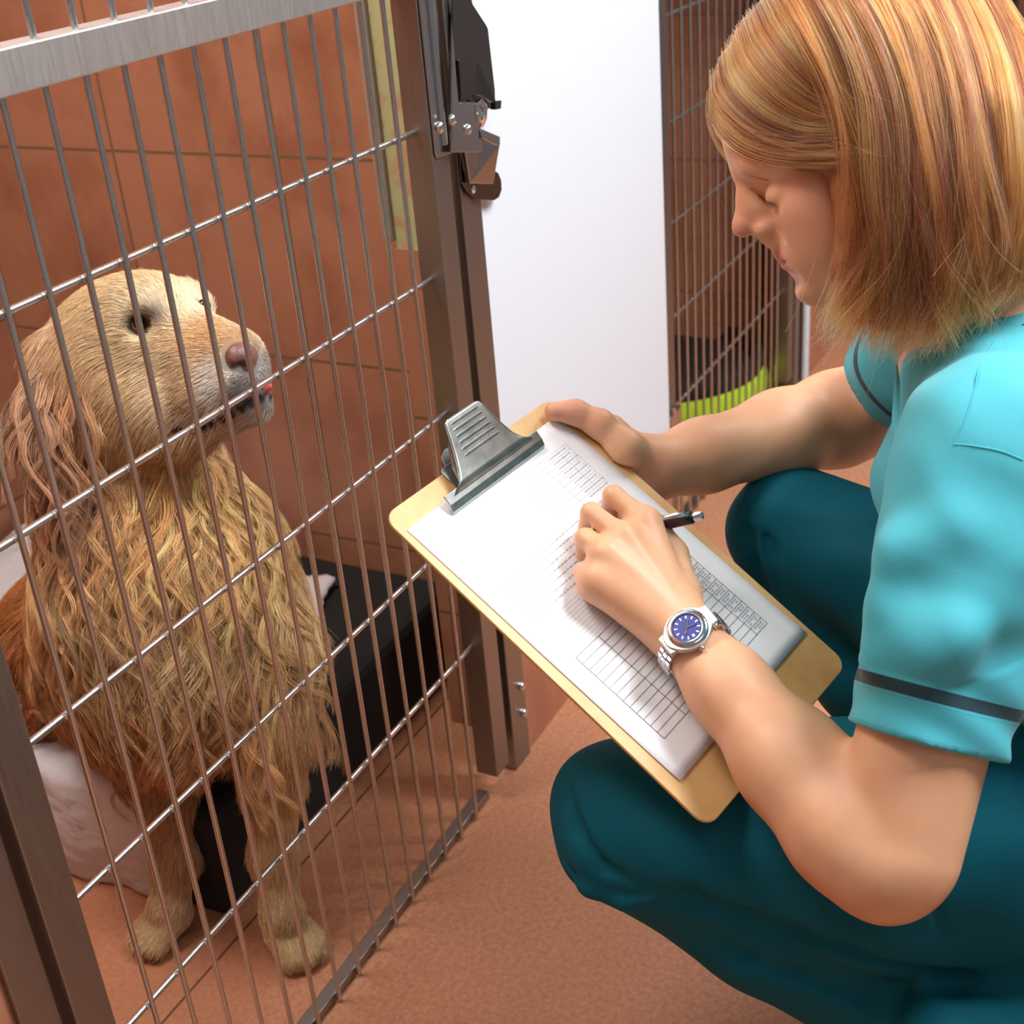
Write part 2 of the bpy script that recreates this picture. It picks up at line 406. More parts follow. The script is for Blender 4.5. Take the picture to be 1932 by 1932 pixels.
# ------------------------------------------------------------------ the gates
GY = .72
def plate(pts, y, th, mb=None):
    """steel sheet in the plane of the gate, outlined by surveyed image points"""
    mb = mb or MB(); return mb.prism([Wp(u, v, 1, y) for u, v in pts], (0, -th, 0))
def make_gate():
    g = empty('kennel_gate')
    MB().box((.492, .708, .012), (.527, .738, 2.0), bev=.0012).build('stile', M_steel_d, g)
    MB().box((1.178, .708, .040), (1.2125, .738, 2.0), bev=.0012).build('stile', M_steel_d, g)
    MB().box((1.2125, .724, .045), (1.228, .736, 2.0), bev=.001).build('gap_shade_strip', M_dark, g)  # dark strip painted as the shaded gap between stile and post
    MB().box((.524, .7082, .9968), (1.180, .7365, 1.0265), bev=.0012).build('rail', M_steel, g)
    MB().box((.524, .724, .002), (1.18, .740, .012), bev=.001).build('bottom_rail', M_steel_d, g)
    zs = (.859, .7045, .5495, .395, .2385, .0822)
    for k in range(15):
        x = .576 + .04 * k
        b = MB().tube([(x, GY, .004), (x, GY, .9965)], .0026, 10)
        for z in zs[:-1]:
            b.lathe([(.0005, -.003), (.0022, -.0015), (.0022, .0015), (.0005, .003)], (x - .0022, GY + .0036, z), (0, 0, 1), 8)
        b.build('vertical_bar', M_rod, g, True)
    for k in range(15):
        x = .576 + .04 * k
        MB().tube([(x, GY, 1.0235), (x, GY, 1.985)], .0026, 8).build('upper_bar', M_rod, g, True)
    for z in zs[:-1]:
        MB().tube([(.523, GY + .0052, z), (1.180, GY + .0052, z)], .0031, 12).build('horizontal_rod', M_rod, g, True)
    # latch on the right stile
    L = MB()
    L.prism([(1.1805, .7072, 2.0), (1.1805, .7072, .838), (1.183, .7072, .832), (1.2125, .7072, .830), (1.2125, .7072, 2.0)], (0, -.002, 0))
    L.tube([(1.1985, .7052, .842), (1.1985, .7052, 2.0)], .0042, 10)
    lt = L.build('latch_cover', M_polish, g, False, .0006)
    plate([(847, -60), (846, 0), (862, 190), (864, 196), (868, 193), (885, 192), (895, 194), (901, 203), (908, 287), (849, 288)], .7005, .002).build('latch_bracket', M_polish, lt, False, .0006)
    plate([(850, -60), (886, -4), (889, 8), (915, 48), (918, 55), (931, 170), (932, 205), (865, 205), (852, 80)], .712, .002).build('latch_flange', M_polish_d, lt, False, .0006)
    mb = MB(); fr = lambda u, v, y: Wp(u, v, 1, y)
    mb.prism([fr(861, 113, .709), fr(894, 113, .709), fr(900, 119, .708), fr(931, 188, .702), (fr(929, 196, .702)), fr(905, 182, .706), fr(892, 178, .708), fr(866, 190, .709)], (0, -.003, 0))
    mb.prism([fr(925, 190, .704), fr(936, 189, .704), fr(935, 205, .704), fr(925, 207, .704)], (0, -.007, 0))
    mb.build('latch_lever', M_polish_d, lt, False, .0008)
    mb = MB(); mb.tube([fr(896, 196, .704), fr(905, 206, .70), fr(905, 222, .70), fr(903, 236, .702)], [.009, .009, .008, .006], 12)
    mb.build('latch_pivot', M_chrome, lt, True)
    mb = MB()
    mb.prism([fr(868, 282, .708), fr(905, 250, .706), fr(935, 258, .702), fr(934, 275, .702), (fr(922, 347, .706)), fr(878, 346, .708)], (0, -.006, 0))
    mb.prism([fr(906, 243, .698), fr(941, 258, .698), fr(941, 274, .698), fr(934, 275, .698), fr(907, 262, .698)], (0, -.002, 0))
    mb.build('latch_keeper', M_polish, lt, False, .0012)
    th = [2 * math.pi * k / 14 for k in range(14)]
    mb = MB()
    plate([(866, 286), (868, 345), (880, 362), (899, 377), (930, 378), (939, 372), (944, 358), (943, 340), (938, 327), (926, 318), (921, 300), (915, 286)], .7125, .002, mb)
    mb.build('latch_tongue', M_polish_d, lt, False, .0006)
    h = fr(893, 357, .7105)
    MB().lathe([(.0044, -.0005), (.0044, .0006), (.002, .0008)], h, (0, -1, 0), 18).build('tongue_hole', M_white, lt, True)
    for (u, v, y, r) in ((829, 241, .7048, .0066), (852, 226, .6985, .0060), (882, 244, .6985, .0056)):
        MB().lathe([(r, 0), (r * .96, .0016), (r * .7, .0038), (r * .25, .005)], fr(u, v, y), (0, -1, 0), 18).build('latch_screw', M_chrome, lt, True)
    return settle(g, (.85, .72, 0))
gate = make_gate(); gate.name = 'kennel_gate'
tag(gate, 'steel barred kennel gate with latch in front of the sitting dog', 'gate', 'barred kennel gates')
gate_far = copy_tree(gate); gate_far.location = (.85 + 1.378, .742, 0)
_h = MB(); hp = Wp(1270, 800, 1, .725)
_h.tube([hp - np.array([0, 0, .03]), hp + np.array([0, 0, .03])], .006, 12); _h.box(tuple(hp + np.array([-.02, -.004, -.02])), tuple(hp + np.array([.03, .006, .02])))
_ho = _h.build('hinge', M_polish, gate_far, False, .0008); _ho.location = -Vector(gate_far.location)
tag(gate_far, 'far barred gate of the empty kennel right of the white wall, behind the woman', 'gate', 'barred kennel gates')
# ------------------------------------------------------------------ bedding in the kennels
M_black = plain('black_fabric', (24, 22, 22), .85, 0, .3, 80, .3)
tag(MB().box((.868, .908, 0), (1.438, 1.672, .15), bev=.014).build('dog_bed', M_black), 'black rectangular dog bed on the kennel floor behind the dog', 'dog bed')
def fleece():
    # lies on the bed and hangs over its left end
    nx, ny = 110, 70; V = []
    for j in range(ny + 1):
        for i in range(nx + 1):
            s = j / ny; a = -.158 + (.50 + .158) * i / nx              # along x from the bed's left edge
            front = 1.0 + .03 * min(1, max(0, a) / .12) + .012 * math.sin(30 * a)
            front += .02 * max(0, a - .40) / .1
            y = front + (1.66 - front) * s; x = .864 + a
            wv = .005 * math.sin(21 * y + 9 * a) + .004 * math.sin(37 * a + 13 * y) + .003 * math.sin(66 * y)
            if a >= 0: V.append((x, y, .155 + abs(wv) + .003))
            else: V.append((.861 + wv * .8 - .006 * math.sin(min(1, -a / .03) * 1.57), y, .157 + a * .98))
    V = np.array(V); V += rng.normal(0, .0008, V.shape)
    F = [(j * (nx + 1) + i, j * (nx + 1) + i + 1, (j + 1) * (nx + 1) + i + 1, (j + 1) * (nx + 1) + i) for j in range(ny) for i in range(nx)]
    o = link('fleece_blanket', mesh_np(V, F), plain('white_fleece', (218, 216, 220), .95, 0, .12, 220, .8), None, True)
    md = o.modifiers.new('t', 'SOLIDIFY'); md.thickness = .007; md.offset = -1
    return tag(o, 'white fleece blanket over the dog bed under the dog', 'blanket')
fleece()
def lime_bed():
    r = empty('pet_bed'); tag(r, 'lime green round pet bed with black rim behind the far gate', 'pet bed')
    c = np.array([2.485, .992, 0])
    MB().lathe([(.10, .002), (.214, .004), (.23, .03), (.23, .06), (.222, .084), (.212, .086), (.19, .02)], c, (0, 0, 1), 48).build('bed_wall', plain('lime_fabric', (178, 222, 34), .8, 0, .3, 30), r, True)
    MB().lathe([(.222, .082), (.226, .098), (.218, .114), (.200, .114), (.185, .06), (.02, .05)], c, (0, 0, 1), 48).build('rim', M_black, r, True)
    return settle(r, tuple(c))
lime_bed()
# ------------------------------------------------------------------ clipboard, form, pen
CE1 = np.array([0.971433, -0.218323, 0.093024]); CE2 = np.array([-0.131977, -0.822781, -0.552823]); CN = np.array([-0.197232, -0.524754, 0.828090]); CO = np.array([0.804034, 0.567031, 0.632785])
def CL(x, y, z=0.0): return CO + CE1 * x + CE2 * y + CN * z
def PH(u, v, h):
    r = ray(u, v); return CAMO + r * (((CO + CN * h - CAMO) @ CN) / (r @ CN))
def loc2(u, v):
    p = PH(u, v, 0) - CO; return p @ CE1, p @ CE2
def rrect(x0, y0, x1, y1, r, n=6):
    o = []
    for cx, cy, a0 in ((x1 - r, y0 + r, -90), (x1 - r, y1 - r, 0), (x0 + r, y1 - r, 90), (x0 + r, y0 + r, 180)):
        for k in range(n + 1):
            a = math.radians(a0 + 90 * k / n); o.append((cx + r * math.cos(a), cy + r * math.sin(a)))
    return o
t = NT('pressed_hardboard'); n1 = t.noise(9, 4, .6); n2 = t.noise(90, 3, .6)
c = t.mix(t.ramp(n1, .38, .66), lin((226, 184, 122)), lin((196, 142, 76))); c = t.mix(t.math('MULTIPLY', n2, .3), c, lin((240, 206, 150)))
M_board = t.set(c, .42)
clipb = empty('clipboard'); tag(clipb, 'brown hardboard clipboard with a metal clip, held by the crouching woman', 'clipboard')
MB().prism([CL(x, y, -.0032) for x, y in rrect(0, 0, .23, .359, .014)], CN * .0032).build('board', M_board, clipb, False, .0008)
M_galv = NT('galvanised_steel'); _g = M_galv.noise(70, 4, .65)
M_galv = M_galv.set(M_galv.mix(M_galv.ramp(_g, .35, .7), lin((178, 184, 182)), lin((146, 152, 150))), .34, 1.0)
jm = MB()
xa, xb = .050, .176; yj = .0335
def sweep(prof, x0, x1, mb):   # profile in (y, z) pushed along the board width
    mb.prism([CL(x0, y, z) for y, z in prof], CE1 * (x1 - x0))
prof = [(yj - .013, .0100), (yj - .004, .0078), (yj + .0005, .0045), (yj + .002, .0010), (yj + .0030, .0011), (yj + .0016, .0052), (yj - .0035, .0088), (yj - .012, .0118)]
sweep(prof, xa, xb, jm)
jm.build('clip_jaw', M_galv, clipb, False, .0006)
def clip_shape():
    # sheet rising from the jaw towards the top edge, narrowing to the finger tab
    rows = [(.026, .0125, .060, .166), (.019, .0150, .071, .155), (.012, .0178, .076, .149), (.002, .0222, .081, .1445), (-.010, .0275, .086, .140), (-.018, .0312, .0885, .1375), (-.0235, .0338, .091, .135), (-.0255, .0345, .096, .130)]
    V = []; nx = 28; F = []
    for (y, z, x0, x1) in rows:
        for i in range(nx + 1):
            x = x0 + (x1 - x0) * i / nx; V.append(CL(x, y, z))
    m = nx + 1
    for j in range(len(rows) - 1):
        for i in range(nx): F.append((j * m + i, j * m + i + 1, (j + 1) * m + i + 1, (j + 1) * m + i))
    o = link('clip_lever', mesh_np(V, F), M_galv, clipb, True)
    md = o.modifiers.new('t', 'SOLIDIFY'); md.thickness = .0012; md.offset = 0
    rb = MB()
    for k in range(6):
        y = -.0205 + .0052 * k; z = .0312 - .00231 * k
        w = (.094 - .001 * k, .132 + .001 * k)
        rb.tube([CL(w[0], y, z + .001), CL(w[0] + .004, y, z + .002), CL(w[1] - .004, y, z + .002), CL(w[1], y, z + .001)], [.0005, .0013, .0013, .0005], 8)
    rb.build('lever_rib', M_galv, o, True)
    # side cheeks of the lever
    for sx in (0, 1):
        pts = []
        for (y, z, x0, x1) in rows[1:]: pts.append(CL((x0, x1)[sx], y, z))
        low = [CL((rows[-1][2], rows[-1][3])[sx], -.021, .026), CL((.088, .138)[sx], -.008, .014), CL((.082, .144)[sx], .004, .008), CL((.075, .150)[sx], .014, .012)]
        MB().prism(pts + low, CE1 * (.001 if sx else -.001)).build('lever_cheek', M_galv, o)
clip_shape()
bp = MB().prism([CL(x, y, .0002) for x, y in rrect(.0745, -.004, .1515, .029, .006)], CN * .0012)
bp.prism([CL(x, y, .0002) for x, y in ((.083, -.004), (.143, -.004), (.139, -.0125), (.131, -.0165), (.095, -.0165), (.087, -.0125))], CN * .0012)
base = bp.build('clip_base', M_galv, clipb, False, .0004)
M_rust = plain('rusty_brass', (150, 110, 70), .4, 1.0, .3, 200)
for x in (.098, .128): MB().lathe([(.004, .001), (.004, .002), (.0025, .0032), (.001, .0035)], CL(x, .003, 0), CN, 14).build('rivet', M_rust, base, True)
pts = [CL(.092 + .045 * k / 60 , .006 + .0052 * math.cos(2 * math.pi * k / 7.5), .0105 + .0052 * math.sin(2 * math.pi * k / 7.5)) for k in range(61)]
MB().tube(pts, .0008, 6).build('spring', M_rust, base, True)
# paper
def PA(x, y, z=0.0):
    c, s = math.cos(-.0212), math.sin(-.0212); return CL(.00682 + c * x - s * y, .0222 + s * x + c * y, z)
def paper():
    nx, ny = 20, 28; V = []
    for j in range(ny + 1):
        for i in range(nx + 1):
            x = .21 * i / nx; y = .297 * j / ny
            lift = .0006 + .0016 * max(0, (y - .24) / .057) ** 2 * (.5 + .5 * (x / .21)) + .0004 * math.sin(18 * x + 5 * y)
            V.append(PA(x, y, lift))
    F = [(j * (nx + 1) + i, j * (nx + 1) + i + 1, (j + 1) * (nx + 1) + i + 1, (j + 1) * (nx + 1) + i) for j in range(ny) for i in range(nx)]
    r = empty('paper_form'); tag(r, 'white printed paper form clamped on the brown clipboard', 'paper')
    M_paper = plain('white_paper', (246, 246, 250), .6, 0, .005)
    o = link('sheet', mesh_np(V, F), M_paper, r, True); md = o.modifiers.new('t', 'SOLIDIFY'); md.thickness = .00025; md.offset = 1
    ink = MB(); fine = MB()
    def zz(x, y): return .0006 + .0016 * max(0, (y - .24) / .057) ** 2 * (.5 + .5 * (x / .21)) + .0004 * math.sin(18 * x + 5 * y) + .00042
    def ln(a, b, w=.00022, m=None):
        (x0, y0), (x1, y1) = a, b; d = nrm((x1 - x0, y1 - y0)); q = (-d[1] * w, d[0] * w); n = max(1, int(math.hypot(x1 - x0, y1 - y0) / .02))
        for k in range(n):
            p0 = (x0 + (x1 - x0) * k / n, y0 + (y1 - y0) * k / n); p1 = (x0 + (x1 - x0) * (k + 1) / n, y0 + (y1 - y0) * (k + 1) / n)
            (m or ink).add([PA(p[0] + s * q[0], p[1] + s * q[1], zz(*p)) for p, s in ((p0, 1), (p1, 1), (p1, -1), (p0, -1))], [(0, 1, 2, 3)])
    # main table: rows run across the sheet, columns down it
    y0, y1 = .172, .2665
    rows = 13; dy = (y1 - y0) / rows
    for k in range(rows + 1): ln((.02, y0 + dy * k), (.188, y0 + dy * k))
    for x in (.02, .052, .086, .122, .150, .170, .188): ln((x, y0), (x, y1))
    for k in range(rows):
        for m_ in range(3):
            x = .173 + .0045 * m_; ln((x, y0 + dy * (k + .3)), (x + .0032, y0 + dy * (k + .3)), .0007, fine); 
            if (k + m_) % 3: ln((x, y0 + dy * (k + .65)), (x + .003, y0 + dy * (k + .65)), .0006, fine)
    # small box above it
    for y in (.135, .1425, .150): ln((.158, y), (.186, y))
    for x in (.158, .172, .186): ln((x, .135), (x, .150))
    # upper table
    for k in range(9): ln((.092 - .004 * (k % 2), .026 + .0062 * k), (.190, .026 + .0062 * k), .00012, fine)
    for x in (.150, .176, .190): ln((x, .026), (x, .0756), .00012, fine)
    r2 = random.Random(3)
    for k in range(9):
        x = .162
        while x < .187:
            ww = r2.uniform(.001, .0035); ln((x, .029 + .0062 * k), (x + ww, .029 + .0062 * k), .0005, fine); x += ww + .0012
    # handwriting in the upper table
    for k in range(5):
        x = .112 + .004 * (k % 2); yb = .046 + .0062 * k
        for q in range(r2.randint(8, 13)):
            x2 = x + r2.uniform(.0012, .0024); ln((x, yb + r2.uniform(-.0014, .001)), (x2, yb + r2.uniform(-.0014, .001)), .00012, fine); x = x2
    # lines of small print
    for k in range(7):
        x = .02; y = .088 + .0064 * k
        while x < .185:
            ww = r2.uniform(.002, .007); ln((x, y), (x + ww, y), .00045, fine); x += ww + .0014
    for k in range(11): ln((.02, .135 + .0034 * k), (.145, .135 + .0034 * k), .00012, fine)
    ink.build('printed_table', plain('printed_grey', (92, 94, 104), .6), r, fixn=False)
    fine.build('printed_text', plain('printed_pale_grey', (188, 188, 196), .6), r, fixn=False)
    return r
paper()
# pen
def make_pen():
    a = PH(1136, 1012, .0015); c = PH(1326, 972, .062); d = nrm(c - a); Lp = np.linalg.norm(c - a)
    r = empty('ballpoint_pen'); tag(r, 'dark plum ballpoint pen with chrome clip in the writing hand', 'pen')
    pt = lambda s: a + d * s
    MB().lathe([(.0050, .022), (.0054, .06), (.0058, Lp - .03), (.0056, Lp - .014)], a, d, 20).build('barrel', plain('plum_lacquer', (62, 42, 56), .22, 0, .05), r, True)
    MB().lathe([(.0004, 0), (.0008, .002), (.0022, .008), (.0044, .018), (.0051, .022)], a, d, 18).build('tip', M_chrome, r, True)
    MB().lathe([(.0056, Lp - .0142), (.0058, Lp - .012), (.0058, Lp - .0095), (.0046, Lp - .008)], a, d, 18).build('cap_ring', plain('black_plastic', (18, 18, 20), .25), r, True)
    MB().lathe([(.0040, Lp - .008), (.0042, Lp - .004), (.0036, Lp - .0005), (.0012, Lp + .0008)], a, d, 18).build('push_button', M_chrome, r, True)
    up = nrm(CN - d * (CN @ d)); up = nrm(up + .25 * np.cross(d, up))
    s0 = Lp - .012
    q = [pt(s0) + up * .0055, pt(s0 - .002) + up * .0105, pt(s0 - .010) + up * .0120, pt(s0 - .024) + up * .0105, pt(s0 - .034) + up * .0068, pt(s0 - .038) + up * .0070]
    MB().tube(q, [(.0021, .0008)] * 4 + [(.0014, .0009), (.001, .0009)], 10, sq=up).build('clip', M_chrome, r, True)
    return r, a, d, Lp
pen, PEN_A, PEN_D, PEN_L = make_pen()
# ------------------------------------------------------------------ the woman: joints
hth = math.radians(26)
HF = cdir(-math.cos(hth), math.sin(hth), .10)
HU = cdir(-math.sin(hth), -math.cos(hth), -.15); HU = nrm(HU - HF * (HU @ HF))
HL = np.cross(HU, HF)
if (CAMR @ HL)[2] > 0: HL = -HL
HD = 1.10
HO = P(1400, 345, HD) - HF * .0865 + HU * .005          # centre of the skull
def H(f, l, u): return HO + HF * f + HL * l + HU * u
HAX = [HF, HL, HU]
LAT = nrm(np.array([.92, .39, .0]))
NECK = P(1845, 690, 1.10)
CHEST = P(1962, 950, 1.10); PELV = np.array([1.01, -.06, .40])
LS = P(1872, 850, .965); LE = P(1658, 1634, .955); LU = P(1692, 1596, .955); LW = PH(1296, 1203, .034)
RS = P(1815, 655, 1.22); RE = P(1648, 772, 1.40); RW = PH(1238, 884, -.022)
FIN = {'i': [(1218, 985, .044), (1157, 934, .038), (1149, 962, .018), (1168, 992, .008)],
       'm': [(1176, 1014, .045), (1115, 967, .036), (1108, 996, .017), (1128, 1022, .007)],
       'r': [(1143, 1046, .040), (1104, 1016, .030), (1103, 1044, .014), (1126, 1062, .007)],
       'p': [(1130, 1092, .031), (1100, 1078, .020), (1108, 1104, .010), (1130, 1114, .007)]}
# ------------------------------------------------------------------ skin
def build_body():
    g = Grid((.66, -.02, .40), (1.36, .60, 1.03), .0021)
    # torso core, neck, shoulders
    g.chain([PELV + [0, .02, .06], CHEST, NECK], [.08, .085, .05], .03)
    g.cone(LS, NECK, .045, .045, .03); g.cone(RS, NECK, .045, .045, .03)
    g.chain([NECK, H(-.045, 0, -.10), H(-.03, 0, -.02)], [.056, .052, .055], .02)
    # head
    g.ell(H(-.006, 0, .02), HAX, (.089, .073, .086), .01)
    g.ell(H(.028, 0, -.050), HAX, (.050, .056, .070), .02)
    g.ell(H(.043, 0, .016), HAX, (.0415, .056, .042), .02)
    for s in (1, -1):
        g.chain([H(-.012, s * .054, -.050), H(.0, s * .048, -.085), H(.042, s * .030, -.108), H(.064, s * .008, -.113)], [.012, .013, .012, .011], .022)
        g.ell(H(.050, s * .038, -.044), HAX, (.026, .022, .022), .022)          # cheekbone
        g.ell(H(.046, s * .034, -.074), HAX, (.028, .022, .026), .022)
        g.chain([H(.0805, s * .006, .003), H(.0745, s * .026, .004), H(.056, s * .048, -.002)], [.0045, .006, .005], .016)  # brow
    g.ell(H(.069, 0, -.107), HAX, (.014, .017, .0115), .012)                     # chin
    g.ell(H(.061, 0, -.082), HAX, (.024, .032, .026), .016)                      # mouth mound
    for s in (1, -1):
        g.ell(H(.088, s * .032, -.024), HAX, (.014, .017, .0095), .014, 'cut')   # eye sockets
        g.ell(H(.0680, s * .0315, -.0265), HAX, (.0122, .0140, .0110), .004)     # lidded eyeball
    g.chain([H(.0780, 0, .000), H(.0872, 0, -.0165), H(.0990, 0, -.034)], [.0088, .0076, .0084], .008)
    g.chain([H(.074, 0, -.006), H(.082, 0, -.030), H(.080, 0, -.050)], [.010, .0125, .013], .008)
    g.ell(H(.1005, 0, -.0385), HAX, (.0092, .0086, .0076), .006)                 # tip
    for s in (1, -1):
        g.ell(H(.0870, s * .0110, -.0468), HAX, (.0090, .0054, .0058), .007)     # alae
        g.ell(H(.0945, s * .0060, -.0530), HAX, (.0055, .0028, .0046), .003, 'cut')
        g.chain([H(.082, s * .021, -.050), H(.072, s * .029, -.068)], [.0012, .0012], .006, 'cut')
    g.cone(H(.0850, 0, -.055), H(.0825, 0, -.066), .0042, .0042, .007)
    for s in (1, -1):
        g.chain([H(.0825, s * .001, -.0725), H(.0785, s * .012, -.0738), H(.0665, s * .0235, -.0785)], [.0042, .0042, .0025], .004)
        g.chain([H(.0805, s * .001, -.0835), H(.0765, s * .011, -.0832), H(.0665, s * .0225, -.0792)], [.0048, .0044, .0022], .004)
        g.chain([H(.0870, 0, -.0780), H(.0820, s * .012, -.0778), H(.0685, s * .0255, -.0792)], [.0014, .0013, .0012], .0022, 'cut')
    g.chain([H(.0835, -.014, -.0945), H(.0855, 0, -.095), H(.0835, .014, -.0945)], [.005, .0055, .005], .010, 'cut')
    # left arm (near), writing
    g.chain([LS, LS + (LU - LS) * .55, LU], [.046, .0478, .0455], .02)
    for a, b, t in ((.0, .14, 0), (.14, .42, 0), (.42, .75, 0), (.75, 1, 0)):
        rr = lambda x: np.interp(x, [0, .14, .32, .6, .85, 1], [.040, .045, .0445, .037, .0285, .0262])
        g.cone(LE + (LW - LE) * a, LE + (LW - LE) * b, float(rr(a)), float(rr(b)), .02, 'add', (CN, .90))
    J = {k: [PH(*q) for q in v] for k, v in FIN.items()}
    PR = {k: (.0100, .0088, .0078, .0066) for k in 'imr'}; PR['p'] = (.0085, .0075, .0066, .0058)
    for k in 'imrp':
        q = J[k]; r = PR[k]
        g.cone(LW + (q[0] - LW) * .06 - CN * .004, q[0] - CN * .004, .017, r[0] + .0035, .012)
        g.cone(LW, q[0] + CN * .0005, .009, r[0] - .001, .014)
        g.ell(q[0] + CN * .0015, np.eye(3), (.0098,) * 3 if k != 'p' else (.0085,) * 3, .007)
        g.cone(q[0], q[1], r[0] - .0004, r[1], .0045)
        g.cone(q[1], q[2], r[1], r[2], .003); g.cone(q[2], q[3], r[2], r[3], .002)
    # tendons on the back of the hand
    for k in 'mr':
        g.cone(LW + (J[k][0] - LW) * .35 + CN * .0125, J[k][0] + CN * .0075, .0022, .0028, .006)
    g.cone(J['i'][0] - CN * .010, J['p'][0] - CN * .008, .013, .011, .012)
    g.cone(LW + (J['p'][0] - LW) * .15 - CN * .008, J['p'][0] - CN * .008, .016, .012, .012)
    # left thumb: along the inner side, pressing the pen
    TH = [PH(1288, 1120, .028), PH(1270, 1046, .026), PH(1238, 992, .030), PH(1202, 976, .020)]
    g.cone(LW + (TH[0] - LW) * .3, TH[0], .017, .0155, .014)
    g.chain(TH, [.0155, .0125, .0100, .0085], .006)
    # right arm (far), holding the board
    rr = RE + (RW - RE)
    g.chain([RS, RS + (RE - RS) * .5, RE], [.046, .046, .043], .02)
    for a, b in ((0, .18), (.18, .45), (.45, .8), (.8, 1)):
        f = lambda x: float(np.interp(x, [0, .18, .35, .65, .9, 1], [.044, .047, .045, .036, .031, .0305]))
        g.cone(RE + (RW - RE) * a, RE + (RW - RE) * b, f(a), f(b), .02)
    # right hand: thumb over the top corner, fingers under the board
    T = [PH(1180, 845, .006), PH(1130, 800, .011), PH(1086, 778, .012), PH(1045, 776, .0105)]
    RM = [PH(1150, 812, -.018), PH(1172, 856, -.022), PH(1190, 893, -.024), PH(1205, 930, -.024)]
    for i, m in enumerate(RM):
        g.cone(RW, m, .020, .013, .014)
    g.cone(RM[0], RM[3], .013, .012, .012)
    g.cone(RW + (T[0] - RW) * .25, T[0], .019, .0165, .016)
    g.chain(T, [.0160, .0122, .0108, .0088], .008)
    g.ell(T[1] + CN * .001, np.eye(3), (.0122,) * 3, .006)
    g.cone(T[0] - CN * .006, RM[1], .014, .013, .012)
    for i, (du, dv) in enumerate(((-92, 12), (-100, 26), (-95, 36), (-78, 40))):
        u, v, h = ((1150, 812), (1172, 856), (1190, 893), (1205, 930))[i] + (-.020,)
        q = [RM[i], PH(u + du * .45, v + dv * .45, -.0165), PH(u + du * .8, v + dv * .8, -.0135), PH(u + du * 1.1, v + dv * 1.1, -.0115)]
        g.chain(q, [.0095, .0085, .0075, .0066], .004)
    # board slot: nothing of the hands enters board or paper
    n = CN
    sl, X = g.sub(CO - .06, CO + np.array([.30, .1, .2]))
    sl = tuple(slice(0, s) for s in g.n); X = [(g.lo[i] + g.h * np.arange(g.n[i])).astype(np.float32).reshape([-1 if j == i else 1 for j in range(3)]) for i in range(3)]
    q = [X[i] - CO[i] for i in range(3)]
    lx = sum(q[i] * CE1[i] for i in range(3)); ly = sum(q[i] * CE2[i] for i in range(3)); lz = sum(q[i] * CN[i] for i in range(3))
    d = np.maximum(np.maximum(np.abs(lx - .115) - .1155, np.abs(ly - .1795) - .180), np.abs(lz + .0010) - .0026)
    g.f = np.maximum(g.f, -d); del lx, ly, lz, q, d
    return g.extract(2)
def skin_material():
    t = NT('skin'); n = t.noise(22, 3, .6); n2 = t.noise(180, 3, .6)
    c = t.mix(t.ramp(n, .3, .7), lin((228, 176, 138)), lin((220, 162, 124)))
    # naturally rosier parts: nose, cheek, lips, knuckles, thumb
    def spot(p, r0, r1):
        v = t.node('ShaderNodeVectorMath', operation='DISTANCE'); t.t.links.new(t.pos(), v.inputs[0]); v.inputs[1].default_value = tuple(p)
        return t.ramp(v.outputs['Value'], r1, r0)
    for p, r0, r1, col, k in ((H(.10, .0, -.04), .006, .03, (206, 122, 104), .55), (H(.055, .055, -.045), .008, .04, (214, 136, 116), .4),
                              (H(.082, .006, -.0735), .005, .012, (186, 96, 92), .75), (H(.080, .006, -.0835), .005, .0115, (190, 98, 94), .75), (H(.074, .016, -.078), .004, .010, (182, 96, 90), .6),
                              (PH(1070, 780, .01), .01, .045, (226, 146, 124), .5), (PH(1220, 910, -.01), .01, .035, (222, 140, 124), .4)):
        c = t.mix(t.math('MULTIPLY', spot(p, r0, r1), k), c, lin(col))
    t.bump(n2, .06, .001)
    t.set(c, .48); t.b.inputs['Subsurface Weight'].default_value = .12; t.b.inputs['Subsurface Radius'].default_value = (1, .35, .2); t.b.inputs['Subsurface Scale'].default_value = .008
    return t.m
woman = empty('person'); tag(woman, 'crouching woman in turquoise tunic and dark teal trousers writing on a clipboard', 'person')
V, Q = build_body()
M_skin = skin_material()
link('body', mesh_np(V, Q), M_skin, woman, True)
BB = bvh_of(V, Q)
# eyes
for s in (1, -1):
    MB().lathe([(.0001, -.0105)] + [(.0105 * math.sin(a), -.0105 * math.cos(a)) for a in np.linspace(.2, math.pi - .2, 14)] + [(.0001, .0105)], H(.0665, s * .0315, -.0265), nrm(HF - .55 * HU), 20).build('eye', plain('eye_white', (226, 222, 220), .15), woman, True)
